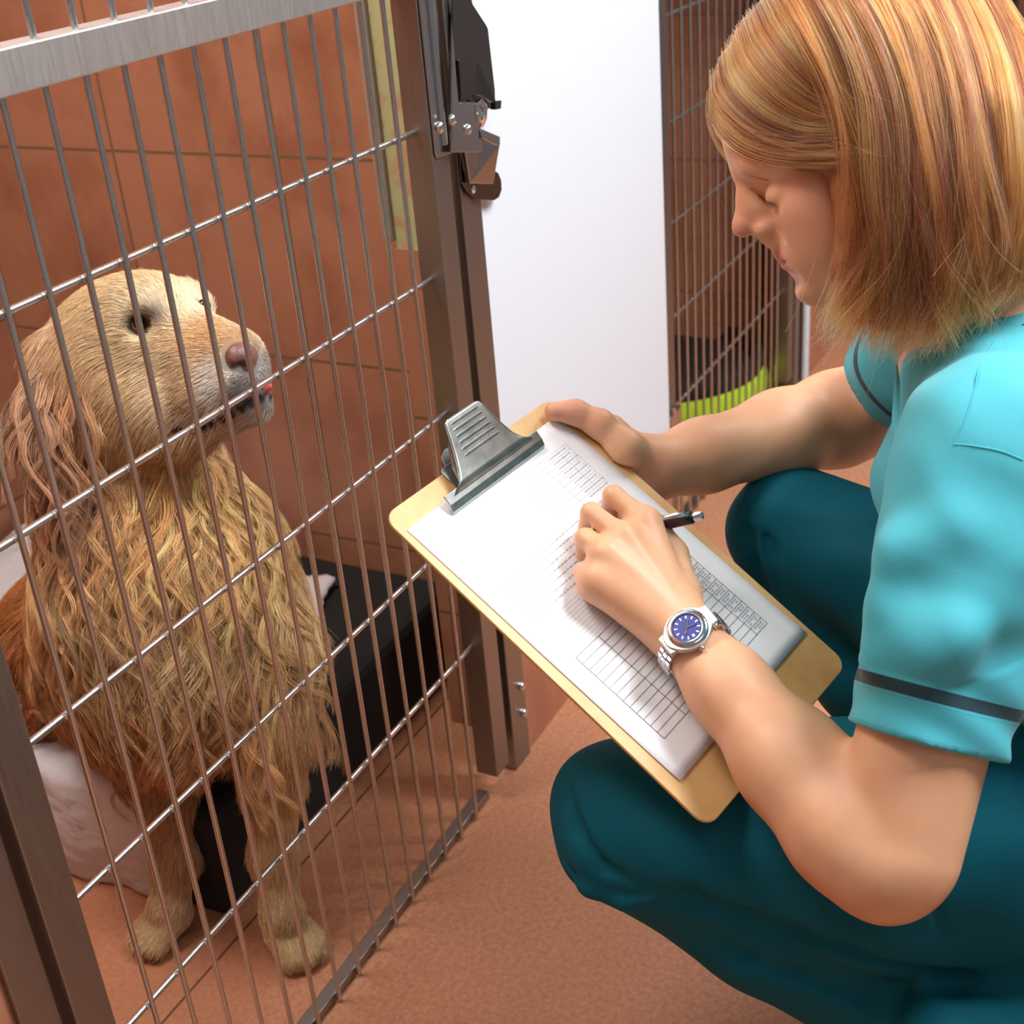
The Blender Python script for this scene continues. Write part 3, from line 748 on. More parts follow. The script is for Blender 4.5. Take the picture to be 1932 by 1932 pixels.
# ------------------------------------------------------------------ tunic
FWD = nrm(np.array([-.39, .92, 0])); UP = np.array([0, 0, 1.])
HEM = LS + (LU - LS) * .735; SAX = nrm(LU - LS)
RSAX = nrm(RE - RS); RHEM = P(1692, 700, 1.31)
def build_tunic():
    g = Grid((.72, -.20, .30), (1.45, .40, .86), .0024)
    lat = (LAT, 1.38)
    g.cone(PELV + [0, 0, .02], PELV + UP * .10 + FWD * .02, .135, .128, .03, 'add', (LAT, 1.2))
    g.chain([PELV + UP * .08, CHEST, CHEST + (NECK - CHEST) * .55], [.128, .112, .085], .03, 'add', lat)
    for s in (-1, 1): g.ell(CHEST + FWD * .060 + LAT * .062 * s - UP * .005, np.eye(3), (.060, .060, .062), .035)
    g.cone(CHEST + (NECK - CHEST) * .4, NECK - (NECK - CHEST) * .02, .08, .062, .03, 'add', (LAT, 1.25))
    # near shoulder
    g.cone(LS, NECK + (CHEST - NECK) * .12, .060, .05, .035)
    g.cone(LS + (CHEST - LS) * .12, LS + (LU - LS) * .12, .062, .060, .03)
    # far shoulder and sleeve
    g.cone(RS, NECK, .060, .05, .03)
    g.chain([RS, RS + (RHEM - RS) * .6, RHEM + RSAX * .01], [.062, .060, .058], .02)
    # near sleeve
    HC = HEM + cdir(1, 0, 0) * .002
    g.chain([LS + (CHEST - LS) * .12, LS + (LU - LS) * .3 + cdir(1, 0, 0) * .003, HC + SAX * .01], [.0635, .0620, .0575], .03)
    for (a, b, ra, rb) in (((1690, 1060, .93), (1800, 1010, .915), .012, .006), ((1678, 1150, .93), (1780, 1190, .905), .012, .006), ((1668, 1235, .93), (1800, 1215, .90), .012, .006)):
        g.cone(P(*a), P(*b), ra, rb, .03)
    bx = .068
    g.warp(HEM - bx, HEM + bx, lambda x, y, z: .0014 * np.sin(x * 90 - y * 50 + z * 70 + 1.5 * np.sin(x * 43 + z * 30)))
    lo, hi = g.lo, g.lo + g.h * np.array(g.n)
    def wr(x, y, z):
        a = x * 31 + y * 17 - z * 24; b = x * -14 + y * 41 + z * 33; c = x * 22 - y * 28 + z * 58
        return .0021 * np.sin(a + 1.3 * np.sin(b * .7)) + .0016 * np.sin(b * 1.3 + 1.1 * np.sin(c * .6)) + .0007 * np.sin(c * 1.9 + np.sin(a * 1.4))
    g.warp(lo, hi, wr)
    # sleeve openings
    g.half(HEM, SAX, HEM - bx, HEM + bx, .0015)
    g.half(RHEM, RSAX, RHEM - .075, RHEM + .075, .0015)
    g.cone(RHEM - RSAX * .03, RHEM + RSAX * .06, .052, .052, .001, 'cut')
    # neckline
    g.cone(NECK - (NECK - CHEST) * .05, NECK + nrm(NECK - CHEST) * .10, .050, .075, .004, 'cut')
    g.cone(NECK + FWD * .05, CHEST + FWD * .13 + UP * .06, .030, .008, .004, 'cut')
    return g.extract(2)
def cloth_mat(name, rgb, rgb2, stripe=False, weave=900):
    t = NT(name); n = t.noise(9, 3, .6); c = t.mix(n, lin(rgb), lin(rgb2))
    if stripe:
        for hem, ax, dk, rad in ((HEM, SAX, (16, 58, 68), .085), (RHEM, RSAX, (16, 58, 68), .08)):
            v = t.node('ShaderNodeVectorMath', operation='SUBTRACT'); t.t.links.new(t.pos(), v.inputs[0]); v.inputs[1].default_value = tuple(hem)
            d = t.node('ShaderNodeVectorMath', operation='DOT_PRODUCT'); t.t.links.new(v.outputs[0], d.inputs[0]); d.inputs[1].default_value = tuple(-ax)
            L = t.node('ShaderNodeVectorMath', operation='LENGTH'); t.t.links.new(v.outputs[0], L.inputs[0])
            near = t.math('LESS_THAN', L.outputs['Value'], rad)
            band = t.math('LESS_THAN', t.math('ABSOLUTE', t.math('SUBTRACT', d.outputs['Value'], .0345)), .0046)
            c = t.mix(t.math('MULTIPLY', near, band), c, lin(dk))
            for off in (.0275, .004):
                st = t.math('LESS_THAN', t.math('ABSOLUTE', t.math('SUBTRACT', d.outputs['Value'], off)), .0005)
                c = t.mix(t.math('MULTIPLY', t.math('MULTIPLY', near, st), .5), c, lin((60, 150, 165)))
    w = t.noise(weave, 2, .5); t.bump(t.math('ADD', t.math('MULTIPLY', w, .4), t.noise(38, 3, .6)), .12, .0016)
    t.set(c, .75); t.b.inputs['Sheen Weight'].default_value = .12
    return t.m
M_tunic = cloth_mat('turquoise_cotton', (62, 172, 188), (76, 184, 198), True)
V, Q = build_tunic(); TB = bvh_of(V, Q)
tunic = link('tunic', mesh_np(V, Q), M_tunic, woman, True)
M_piping = plain('dark_teal_piping', (16, 58, 68), .7)
# collar with dark piping round the neck
def collar():
    ax = nrm(NECK - CHEST); V = []; F = []; n = 40; rows = 5
    e1 = nrm(FWD - ax * (FWD @ ax)); e2 = np.cross(ax, e1); edge = []
    for i in range(n + 1):
        a = math.radians(38) + math.radians(284) * i / n
        front = max(0, math.cos(a))
        d = e1 * math.cos(a) * 1.0 + e2 * math.sin(a) * 1.12
        for j in range(rows):
            s = j / (rows - 1)
            V.append(NECK + d * (.066 - .004 * s + .020 * (1 - s) * front) + ax * (-.018 + .034 * s - .040 * front * (1 - s)))
        edge.append(V[-1])
    for i in range(n):
        for j in range(rows - 1): F.append((i * rows + j, (i + 1) * rows + j, (i + 1) * rows + j + 1, i * rows + j + 1))
    o = link('collar', mesh_np(V, F), M_tunic, tunic, True); md = o.modifiers.new('t', 'SOLIDIFY'); md.thickness = .0022; md.offset = 0
    MB().tube(edge, .0023, 8).build('collar_piping', M_piping, tunic, True)
collar()
for path in ([(1880, 640), (1850, 690), (1838, 740), (1822, 790), (1800, 840)], [(1800, 838), (1840, 842), (1890, 852), (1930, 868)]):
    q = [hit_px(TB, *p) for p in path]; q = [p + nrm(CAMO - p) * .0001 for p in q if p is not None]
    if len(q) > 2: MB().tube(list(resample(np.array(q), 24)), .0007, 6).build('seam', M_tunic, tunic, True)
# ------------------------------------------------------------------ trousers
LK = P(1187, 1550, 1.165); LHP = np.array([.925, -.045, .365]); LA = P(1960, 2060, 1.12)
RK = P(1495, 996, 1.33); RHP = np.array([1.11, -.055, .385]); RA = np.array([1.150, .105, .13])
def build_trousers():
    g = Grid((.62, -.26, .05), (1.34, .47, .60), .0034)
    g.cone(PELV - FWD * .03, PELV - UP * .02 - FWD * .01, .13, .135, .03, 'add', (LAT, 1.28))
    g.chain([LHP - FWD * .02, LHP + (LK - LHP) * .5, LHP + (LK - LHP) * .85, LK], [.112, .098, .081, .0715], .03)
    g.chain([LK - UP * .014 - FWD * .004, LK + (LA - LK) * .35, LA], [.060, .064, .048], .012)
    g.chain([RHP - FWD * .02, RHP + (RK - RHP) * .55, RK], [.108, .088, .064], .03)
    g.chain([RK - UP * .01, RK + (RA - RK) * .4, RA], [.058, .062, .05], .014)
    g.cone(LHP - UP * .055 - FWD * .03, LHP + (LK - LHP) * .42 - UP * .055, .085, .045, .02)
    g.cone(P(1820, 1975, 1.06), P(2120, 1930, 1.04), .055, .075, .02)
    # creases between thigh and calf, gathers behind the bent knees (laid on the cloth surface)
    bvh = bvh_of(*g.extract(1))
    for pts, r, k in (([(1235, 1690), (1300, 1702), (1400, 1735), (1500, 1765), (1600, 1796), (1800, 1850), (1925, 1885)], .0080, .014),
                      ([(1050, 1600), (1085, 1655), (1150, 1690), (1240, 1692)], .0042, .010),
                      ([(1045, 1655), (1100, 1705), (1180, 1722), (1280, 1700)], .0050, .010),
                      ([(1075, 1705), (1130, 1738), (1200, 1742), (1290, 1715)], .0036, .010),
                      ([(1070, 1470), (1085, 1560), (1140, 1640), (1235, 1685)], .0040, .010),
                      ([(1400, 1800), (1500, 1840), (1640, 1885), (1720, 1905)], .0042, .012), ([(1310, 1760), (1400, 1810), (1480, 1850)], .0036, .012),
                      ([(1720, 1620), (1760, 1700), (1790, 1790)], .0016, .004),
                      ([(1410, 930), (1412, 1010), (1440, 1110), (1500, 1210)], .0045, .012), ([(1440, 925), (1450, 1040), (1490, 1150)], .0036, .012)):
        q = [hit_px(bvh, *p) for p in pts]; q = [p for p in q if p is not None]
        if len(q) > 1: g.chain(q, [-k * .45] + [r] * (len(q) - 2) + [-k * .45], k, 'cut')
    for pts, r, k in (([(1060, 1630), (1110, 1675), (1180, 1702), (1255, 1698)], .004, .012), ([(1070, 1685), (1140, 1722), (1230, 1728), (1300, 1708)], .004, .012)):
        q = [hit_px(bvh, *p) for p in pts]; q = [p for p in q if p is not None]
        if len(q) > 1: g.chain(q, [-k * .3] + [r] * (len(q) - 2) + [-k * .3], k)
    lo, hi = g.lo, g.lo + g.h * np.array(g.n)
    def wr(x, y, z):
        a = x * 26 - y * 15 + z * 37; b = x * 19 + y * 29 - z * 21; c = x * 40 + y * 12 + z * 33
        return .0022 * np.sin(a + 1.5 * np.sin(b * .6)) + .0016 * np.sin(b * 1.4 + 1.2 * np.sin(c * .5)) + .0009 * np.sin(c * 1.7 + np.sin(a))
    g.warp(lo, hi, wr)
    return g.extract(2)
M_trousers = cloth_mat('dark_teal_cotton', (0, 84, 100), (0, 95, 112)); M_trousers.node_tree.nodes['Principled BSDF'].inputs['Sheen Weight'].default_value = 0; M_trousers.node_tree.nodes['Principled BSDF'].inputs['Specular IOR Level'].default_value = .2
V, Q = build_trousers()
trousers = link('trousers', mesh_np(V, Q), M_trousers, woman, True)
# shoes
for nm, a, fw in (('l', LA, FWD), ('r', RA, FWD)):
    g = Grid(a + np.array([-.22, -.22, -a[2] - .01]), a + np.array([.22, .30, .06]), .005)
    toe = np.array([a[0], a[1], .035]) + fw * (.15 if nm == 'r' else .10); heel = a - UP * (a[2] - .045 if nm == 'r' else .055) - fw * .02
    g.chain([a, heel, (heel + toe) / 2, toe], [.042, .038, .042, .033], .03)
    g.half((0, 0, .004), (0, 0, -1), g.lo, g.lo + g.h * np.array(g.n), .003)
    V, Q = g.extract(2); link('shoe', mesh_np(V, Q), plain('white_clog', (214, 214, 212), .4), woman, True)
# ------------------------------------------------------------------ wristwatch
def watch():
    r = empty('wristwatch'); tag(r, 'steel wristwatch with blue dial on the writing wrist', 'watch')
    c0 = LE + (LW - LE) * .955
    ax = nrm(LW - LE)                                       # along the forearm
    top = P(1279, 1211, 1.02); rr_ = c0
    nz = nrm((CAMO - c0) - ax * ((CAMO - c0) @ ax)); nz = nrm(nz * .96 + CN * .25); nz = nrm(nz - ax * (nz @ ax)); sx = np.cross(ax, nz)
    if (CAMR @ sx)[0] < 0: sx = -sx                          # sx: towards the thumb side of the wrist (12 o'clock)
    R0, R1 = .0300, .0288
    cc = c0 + nz * .0305
    # photographed centre: slide along the arm
    tilt = sx
    tilt = nrm(tilt - nz * (tilt @ nz)); cr = np.cross(nz, tilt)
    if (CAMR @ cr)[1] < 0: cr = -cr
    def D(x, y, z): return cc + (cr * x + tilt * y) * 1.13 + nz * z
    mb = MB(); n = 40
    oct_ = [(.0158 * math.cos(a) * (1 + .10 * abs(math.sin(a)) ** 6), .0168 * math.sin(a) * (1 + .12 * abs(math.sin(a)) ** 8)) for a in np.linspace(0, 2 * math.pi, n, endpoint=False)]
    mb.prism([D(x, y, -.001) for x, y in oct_], nz * .0062)
    mb.prism([D(x, y, -.001) for x, y in ((-.0085, .015), (.0085, .015), (.0075, .0205), (-.0075, .0205))], nz * .0045)
    mb.prism([D(x, y, -.001) for x, y in ((-.0085, -.015), (.0085, -.015), (.0075, -.0205), (-.0075, -.0205))], nz * .0045)
    case = mb.build('case', M_steel, r, False, .0007)
    MB().lathe([(.0112, .0052), (.0117, .0072), (.0144, .0076), (.0164, .0064), (.0169, .0052)], cc, nz, 40).build('bezel', M_chrome, r, True)
    dial = MB().lathe([(.0113, .0056), (.0113, .0064)], cc, nz, 40).build('dial', plain('blue_dial', (44, 48, 138), .35, 0, .05), r, False)
    MB().lathe([(.0017, 0), (.0021, .001), (.0021, .003), (.0014, .0038)], D(.0155, -.0004, .002), cr, 14).build('crown', M_chrome, r, True)
    M_lume = plain('white_lume', (240, 244, 250), .4)
    for k in range(12):
        a = math.radians(30 * k); d = (math.sin(a), math.cos(a)); q = (d[1], -d[0])
        if k == 3: continue
        p = [(d[0] * r0 + q[0] * w, d[1] * r0 + q[1] * w) for r0, w in ((.0068, .00045), (.0091, .00055), (.0091, -.00055), (.0068, -.00045))]
        MB().prism([D(x, y, .0065) for x, y in p], nz * .0003).build('hour_marker', M_lume, dial)
    MB().prism([D(x, y, .0065) for x, y in ((.0064, .0009), (.0086, .0009), (.0086, -.0009), (.0064, -.0009))], nz * .0003).build('date_window', M_lume, dial)
    def hand(px, L, w, nm):
        d = np.array([(CAMR.T @ np.array([px[0], px[1], 0])) @ cr, (CAMR.T @ np.array([px[0], px[1], 0])) @ tilt]); d = d / np.linalg.norm(d); q = np.array([d[1], -d[0]])
        P2 = [-d * .0018 + q * w, d * L * .8 + q * w * 1.3, d * L, d * L * .8 - q * w * 1.3, -d * .0018 - q * w]
        MB().prism([D(x, y, .0069) for x, y in P2], nz * .0002).build(nm, M_chrome, dial)
    hand((0, -1), .0080, .0003, 'minute_hand'); hand((.93, -.38), .0075, .0003, 'second_hand'); hand((-.12, 1), .0055, .00055, 'hour_hand')
    # bracelet: links round the wrist
    for sgn in (1, -1):
        for k in range(15):
            th = math.radians(40 + 9.4 * k) * sgn
            rad = .0312 - .0012 * (k > 2) ; ce = c0 + (sx * math.sin(th) + nz * math.cos(th)) * rad + ax * .0
            tg = nrm(sx * math.cos(th) - nz * math.sin(th)); nn = nrm(sx * math.sin(th) + nz * math.cos(th)); wd = np.cross(nn, tg)
            mb = MB()
            for j, (w0, w1, sh) in enumerate(((-.0073, -.0026, 0), (-.0024, .0024, .5), (.0026, .0073, 0))):
                o = ce + tg * .00245 * sh * sgn
                p = [o + tg * a_ + wd * b_ - nn * .0009 for a_, b_ in ((-.0021, w0), (.0021, w0), (.0021, w1), (-.0021, w1))]
                mb.prism(p, nn * .0022)
            mb.build('bracelet_link', M_chrome, r, False, .0004)
    return r
watch()
# ------------------------------------------------------------------ the woman's hair
HSEG = 16
FALL = [[(1470, -20, 1.085), (1522, 80, 1.045), (1572, 190, 1.02), (1606, 310, 1.012), (1618, 420, 1.012), (1598, 530, 1.02), (1562, 640, 1.03)],
        [(1530, -60, 1.085), (1598, 60, 1.035), (1645, 190, 1.005), (1672, 330, .998), (1688, 460, 1.0), (1680, 570, 1.01), (1640, 672, 1.02)],
        [(1600, -85, 1.085), (1678, 50, 1.025), (1722, 190, .998), (1748, 330, .990), (1764, 470, .994), (1768, 570, 1.002), (1768, 655, 1.01)],
        [(1680, -95, 1.09), (1758, 50, 1.03), (1802, 190, .998), (1828, 330, .990), (1838, 450, .995), (1830, 545, 1.0), (1812, 610, 1.008)],
        [(1760, -85, 1.1), (1838, 55, 1.045), (1882, 190, 1.008), (1904, 320, 1.0), (1908, 430, 1.0), (1896, 520, 1.008), (1876, 572, 1.012)],
        [(1825, -55, 1.12), (1905, 80, 1.065), (1948, 205, 1.025), (1968, 320, 1.015), (1964, 420, 1.015), (1950, 490, 1.02), (1935, 535, 1.025)],
        [(1855, -10, 1.15), (1940, 115, 1.105), (1992, 235, 1.065), (2008, 345, 1.05), (1996, 430, 1.05), (1985, 490, 1.05), (1975, 520, 1.05)]]
SWEEP = [[(1356, 185, 1.10), (1360, 235, 1.085), (1402, 280, 1.062), (1470, 303, 1.040), (1545, 306, 1.022), (1600, 306, 1.012), (1650, 318, 1.005)],
         [(1362, 140, 1.10), (1368, 190, 1.082), (1425, 245, 1.052), (1500, 270, 1.028), (1565, 272, 1.016), (1610, 275, 1.008), (1655, 290, 1.002)],
         [(1385, 90, 1.10), (1398, 145, 1.075), (1455, 205, 1.042), (1520, 235, 1.022), (1575, 240, 1.012), (1615, 244, 1.006), (1655, 262, 1.0)],
         [(1412, 45, 1.10), (1436, 105, 1.068), (1492, 170, 1.036), (1545, 205, 1.018), (1590, 215, 1.010), (1625, 222, 1.004), (1660, 240, 1.0)],
         [(1445, 5, 1.095), (1476, 65, 1.060), (1526, 130, 1.030), (1570, 172, 1.014), (1606, 188, 1.008), (1635, 200, 1.003), (1665, 220, 1.0)],
         [(1485, -35, 1.09), (1520, 30, 1.055), (1565, 95, 1.026), (1600, 140, 1.012), (1630, 165, 1.006), (1652, 182, 1.002), (1675, 205, .999)]]
def hair_volume():
    g = Grid(HO - .20, HO + .20, .0034)
    g.ell(H(-.014, 0, .026), HAX, (.100, .084, .090), .01)
    g.ell(H(-.070, 0, -.035), HAX, (.050, .070, .085), .04)
    g.ell(H(-.035, -.056, -.055), HAX, (.065, .030, .095), .03)
    n = np.array(nrm(HF * .61 - HU * .79)); p = H(.084, 0, .040)
    g.half(p, n, g.lo, g.lo + g.h * np.array(g.n), .012)
    dz = cdir(0, 0, 1)
    for G in FALL:
        q = resample([P(*x) for x in G], 10)
        g.chain([x + dz * .013 for x in q[:-1]], [.012, .012, .012, .012, .0115, .011, .010, .009, .008], .018)
    for G in SWEEP:
        q = resample([P(*x) for x in G], 8)
        g.chain([x + nrm(HO - x) * .0085 for x in q], [.007] * 8, .012)
    return g.extract(3)
V, Q = hair_volume()
M_hairbase = plain('hair_mass', (140, 82, 40), .5, 0, .2, 60)
hair = link('hair', mesh_np(V, Q), M_hairbase, woman, True)
M_hair = hair_mat('copper_blonde_hair', .28, .32)
HB = bvh_of(V, Q)
def densify(guides, m):
    """m guides laid on the surface of the hair mass"""
    G = np.array(guides, float); n = len(G); A = []
    R_ = np.stack([resample(G[i], HSEG) for i in range(n)])          # (n, HSEG, (u, v, d))
    R2 = np.stack([resample(R_[:, j], m) for j in range(HSEG)], 1)
    for g_ in R2:
        d = []
        for (u, v, dd) in g_:
            s = hit_px(HB, u, v); hd = dd if s is None else float(CAMR[2] @ (s - CAMO))
            d.append(hd - .0008 if abs(hd - dd) < .03 else min(dd, hd - .0008))
        d = np.array(d)
        for _ in range(2): d[1:-1] = np.minimum(d[1:-1] + .0006, (d[:-2] + d[1:-1] * 2 + d[2:]) / 4)
        A.append(np.array([P(u, v, x) for (u, v, _), x in zip(g_, d)]))
    return np.stack(A)
def lock_strands(guides, clumps, per, spread, thick, lenvar, fray, wob):
    GG = guides; m = len(GG); out = []; cols = []
    t = np.linspace(0, 1, HSEG)[:, None]
    for c in range(clumps):
        s = rng.uniform(-.4, m - .6); i = int(np.clip(math.floor(s), 0, m - 2)); f = s - i
        base = GG[i] * (1 - f) + GG[i + 1] * f
        nrmv = base - HO - HU * np.minimum(0, (base - HO) @ HU)[:, None]; nrmv /= np.linalg.norm(nrmv, axis=1, keepdims=True)
        side = np.cross(nrmv, np.gradient(base, axis=0)); side /= np.linalg.norm(side, axis=1, keepdims=True) + 1e-9
        off = thick * rng.random() ** 1.6; L = rng.uniform(*lenvar); ph = rng.uniform(0, 6.28, 3); am = wob * rng.uniform(.4, 1.4)
        tone = np.clip(rng.normal(.46, .30), 0, 1)
        kk = np.array([(80, 36, 12), (164, 88, 36), (228, 154, 80)], float)
        ctone = kk[0] * max(0, 1 - 2 * tone) + kk[1] * (1 - abs(2 * tone - 1)) + kk[2] * max(0, 2 * tone - 1)
        cb = base + nrmv * (off * (1 - .25 * t)) + side * (am * t * np.sin(ph[0] + 5.5 * t + 2 * t * t)) + nrmv * (am * .6 * t * np.sin(ph[1] + 5 * t))
        for k in range(per):
            a, b = rng.normal(0, spread), rng.normal(0, spread * .5)
            taper = 1 - .72 * t ** 1.3
            q = cb + side * a * taper + nrmv * b * taper + rng.normal(0, fray, 3) * t ** 2
            l2 = L * rng.uniform(.9, 1.04); tt = np.clip(np.linspace(0, l2, HSEG) * (HSEG - 1), 0, HSEG - 1.001); i0 = tt.astype(int); f0 = (tt - i0)[:, None]
            i1 = np.minimum(i0 + 1, HSEG - 1)
            out.append(q[i0] * (1 - f0) + q[i1] * f0)
            cc = np.clip(ctone + rng.normal(0, 14), 20, 245); cols.append([lin(cc)[0], lin(cc)[1], lin(cc)[2]])
    return np.array(out), np.array(cols)
GF, GS = densify(FALL, 34), densify(SWEEP, 16)
a = lock_strands(GF, 300, 34, .0036, .006, (.80, .97), .004, .006)
a2 = lock_strands(GF, 190, 34, .0030, .012, (.74, 1.06), .005, .012)
b = lock_strands(GS, 220, 26, .0026, .005, (.94, 1.0), .0012, .0014)
c = lock_strands(GF, 36, 5, .006, .012, (.88, 1.08), .02, .014)
d = lock_strands(GS, 30, 3, .004, .010, (.5, 1.0), .012, .006)
pts = np.concatenate([a[0], a2[0], b[0], c[0], d[0]]); cl = np.concatenate([a[1], a2[1], b[1], c[1], d[1]])
mir = np.concatenate([a[0][::2], b[0][::2]]); mcl = np.concatenate([a[1][::2], b[1][::2]]); ok = ((mir - HO) @ HL).min(1) > .004; mir, mcl = mir[ok], mcl[ok]
mir = mir - 2 * ((mir - HO) @ HL)[..., None] * HL
pts = np.concatenate([pts, mir]); cl = np.concatenate([cl, mcl])
strands('hair_strands', pts, .00021, M_hair, hair, cl, .45)
# brows and lashes follow the face surface
def face_hairs(name, path, n, dpx, L, rad, tone, curl=0.0):
    q = resample([(*p, 0) for p in path], n); out = []; d = cdir(*dpx)
    for p in q:
        s = hit_px(BB, p[0] + rng.normal(0, .6), p[1] + rng.normal(0, .6))
        if s is None: continue
        nv = nrm(CAMO - s); dd = nrm(d + rng.normal(0, .12, 3)); l = L * rng.uniform(.7, 1.1); t = np.linspace(0, 1, 5)[:, None]
        out.append(s + nv * .0003 + dd * l * t + nv * .0016 * np.sin(t * 1.6) + cdir(0, -1, 0) * curl * t ** 2)
    if out:
        c = np.tile(np.array(lin(tone)[:3]), (len(out), 1)); strands(name, np.array(out), rad, M_hair, woman, c, .3)
face_hairs('eyelashes', [(1430, 366), (1440, 374), (1450, 381), (1462, 387)], 40, (.25, .75, -.35), .0062, .00022, (40, 26, 18))
face_hairs('eyelid_line', [(1414, 355), (1428, 365), (1440, 374), (1452, 382), (1468, 390)], 46, (.7, .45, 0), .0022, .00016, (58, 34, 24))
face_hairs('eyebrow', [(1397, 324), (1406, 328), (1418, 333), (1432, 337), (1446, 339)], 110, (.8, .2, 0), .0055, .00012, (120, 78, 48))
# ------------------------------------------------------------------ the dog
# colour and lie of the coat at surveyed points: (u, v, depth, lie in the picture, hair length, lift, colour)
COAT = [(280, 535, 1.33, (-1, -.1, .5), .012, .25, (226, 198, 150)), (200, 560, 1.35, (-1, .5, .4), .014, .25, (224, 194, 144)), (330, 560, 1.32, (-.5, -.7, .5), .010, .25, (236, 212, 170)), (300, 585, 1.315, (-.6, -.8, .3), .008, .25, (238, 216, 182)),
        (370, 550, 1.33, (-.2, -1, .3), .010, .25, (240, 220, 184)), (130, 650, 1.39, (-.8, .6, .2), .018, .25, (220, 184, 130)), (215, 650, 1.33, (-1, .25, .1), .014, .25, (226, 194, 146)), (230, 740, 1.33, (-.8, .7, .1), .018, .25, (218, 178, 124)),
        (300, 690, 1.31, (-.9, .45, .1), .012, .25, (228, 198, 156)), (330, 640, 1.31, (-.9, .1, .1), .009, .22, (226, 190, 140)), (390, 640, 1.305, (-.9, -.15, .1), .007, .2, (212, 160, 104)), (440, 640, 1.28, (-.9, -.1, .1), .005, .2, (206, 160, 112)),
        (355, 720, 1.30, (-.9, .3, .1), .010, .25, (224, 190, 146)), (395, 730, 1.285, (-.9, .35, .1), .008, .3, (236, 228, 216)), (400, 765, 1.29, (-.8, .5, .1), .010, .3, (232, 222, 210)), (425, 700, 1.275, (-.9, .2, .1), .006, .25, (226, 214, 200)),
        (450, 728, 1.275, (-.8, .3, .1), .004, .2, (74, 68, 68)), (490, 728, 1.28, (-.5, .6, .1), .004, .2, (70, 64, 66)), (470, 715, 1.275, (-.5, .6, .1), .004, .2, (78, 72, 72)), (445, 755, 1.285, (-.6, .6, .1), .004, .2, (66, 60, 60)), (480, 755, 1.285, (-.6, .6, .1), .004, .2, (52, 46, 48)), (425, 780, 1.29, (-.6, .6, .1), .005, .2, (120, 106, 98)), (505, 705, 1.28, (.4, -.3, .3), .006, .3, (214, 204, 196)), (470, 785, 1.30, (-.5, .8, .1), .010, .3, (206, 192, 176)), (420, 800, 1.31, (-.6, .8, .1), .012, .3, (206, 178, 146)),
        (330, 840, 1.33, (-.5, .9, .1), .020, .3, (208, 164, 112)), (250, 830, 1.34, (-.6, .9, .1), .022, .3, (214, 172, 118)), (390, 850, 1.36, (-.2, 1, .1), .024, .3, (190, 136, 84)),
        (300, 900, 1.36, (-.1, 1, -.1), .045, .3, (206, 150, 84)), (420, 900, 1.38, (.1, 1, -.1), .045, .3, (212, 160, 96)), (470, 880, 1.40, (.5, .75, 0), .045, .45, (226, 184, 120)), (180, 900, 1.40, (-.2, 1, 0), .045, .3, (196, 144, 86)),
        (230, 980, 1.37, (.1, 1, -.2), .06, .35, (206, 156, 98)), (380, 990, 1.36, (.0, 1, -.2), .065, .35, (214, 166, 106)), (500, 1000, 1.40, (.55, .8, 0), .06, .45, (228, 186, 122)), (110, 1030, 1.42, (-.35, .9, 0), .055, .35, (206, 162, 108)),
        (170, 1100, 1.38, (.25, 1, -.2), .07, .35, (208, 164, 112)), (330, 1120, 1.34, (-.1, 1, -.2), .08, .35, (224, 184, 130)), (470, 1130, 1.38, (.3, .95, -.1), .07, .38, (226, 184, 126)), (545, 1160, 1.42, (.7, .6, 0), .06, .5, (224, 182, 124)),
        (130, 1240, 1.44, (-.1, 1, 0), .06, .3, (170, 112, 64)), (250, 1260, 1.38, (.0, 1, -.1), .07, .35, (190, 136, 84)), (400, 1270, 1.37, (.0, 1, -.1), .075, .35, (204, 152, 96)), (350, 1380, 1.40, (.1, 1, 0), .07, .35, (186, 132, 82)), (450, 1400, 1.42, (.4, .9, 0), .06, .4, (196, 142, 90)), (250, 1400, 1.44, (-.2, 1, 0), .05, .3, (158, 104, 62)),
        (530, 1350, 1.42, (.1, 1, 0), .028, .3, (206, 156, 100)), (520, 1480, 1.44, (.15, 1, 0), .018, .25, (206, 156, 102)), (515, 1600, 1.47, (.1, 1, 0), .013, .22, (208, 158, 106)), (550, 1750, 1.50, (.1, 1, 0), .008, .2, (220, 178, 124)),
        (310, 1500, 1.48, (0, 1, 0), .02, .25, (176, 122, 76)), (330, 1630, 1.50, (0, 1, 0), .014, .22, (180, 128, 84)), (290, 1760, 1.52, (-.4, .8, 0), .008, .2, (214, 172, 122)),
        (20, 1140, 1.60, (-1, .25, 0), .035, .3, (182, 116, 60)), (60, 1210, 1.60, (-.8, .6, 0), .04, .35, (186, 128, 74)), (600, 1230, 1.5, (.8, .6, 0), .05, .4, (214, 170, 116))]
EARC = [(110, 650, 1.36, (-.45, .9, 0), .035, .35, (206, 164, 122)), (85, 740, 1.36, (-.05, 1, 0), .05, .3, (180, 134, 102)), (150, 760, 1.34, (.15, 1, 0), .055, .25, (170, 122, 90)), (120, 840, 1.35, (.1, 1, 0), .065, .25, (168, 122, 92)), (135, 900, 1.36, (.15, 1, 0), .065, .25, (178, 132, 100)), (185, 720, 1.345, (.1, 1, 0), .03, .25, (190, 124, 66)), (200, 820, 1.35, (.1, 1, 0), .035, .25, (184, 122, 70))]
CO_P = np.array([P(u, v, d) for u, v, d, *_ in COAT + EARC]); CO_D = np.array([cdir(*x[3]) for x in COAT + EARC]); CO_L = np.array([x[4] for x in COAT + EARC])
CO_U = np.array([x[5] for x in COAT + EARC]); CO_C = np.array([lin(x[6])[:3] for x in COAT + EARC]); CO_C[(CO_P[:, 2] < .60) & (CO_P[:, 2] > .25)] *= (1.0, .95, .95)
D_EYE = P(264, 612, 1.315)
EAR_A, EAR_B, EAR_C = P(126, 660, 1.362), P(112, 770, 1.352), P(140, 885, 1.358)
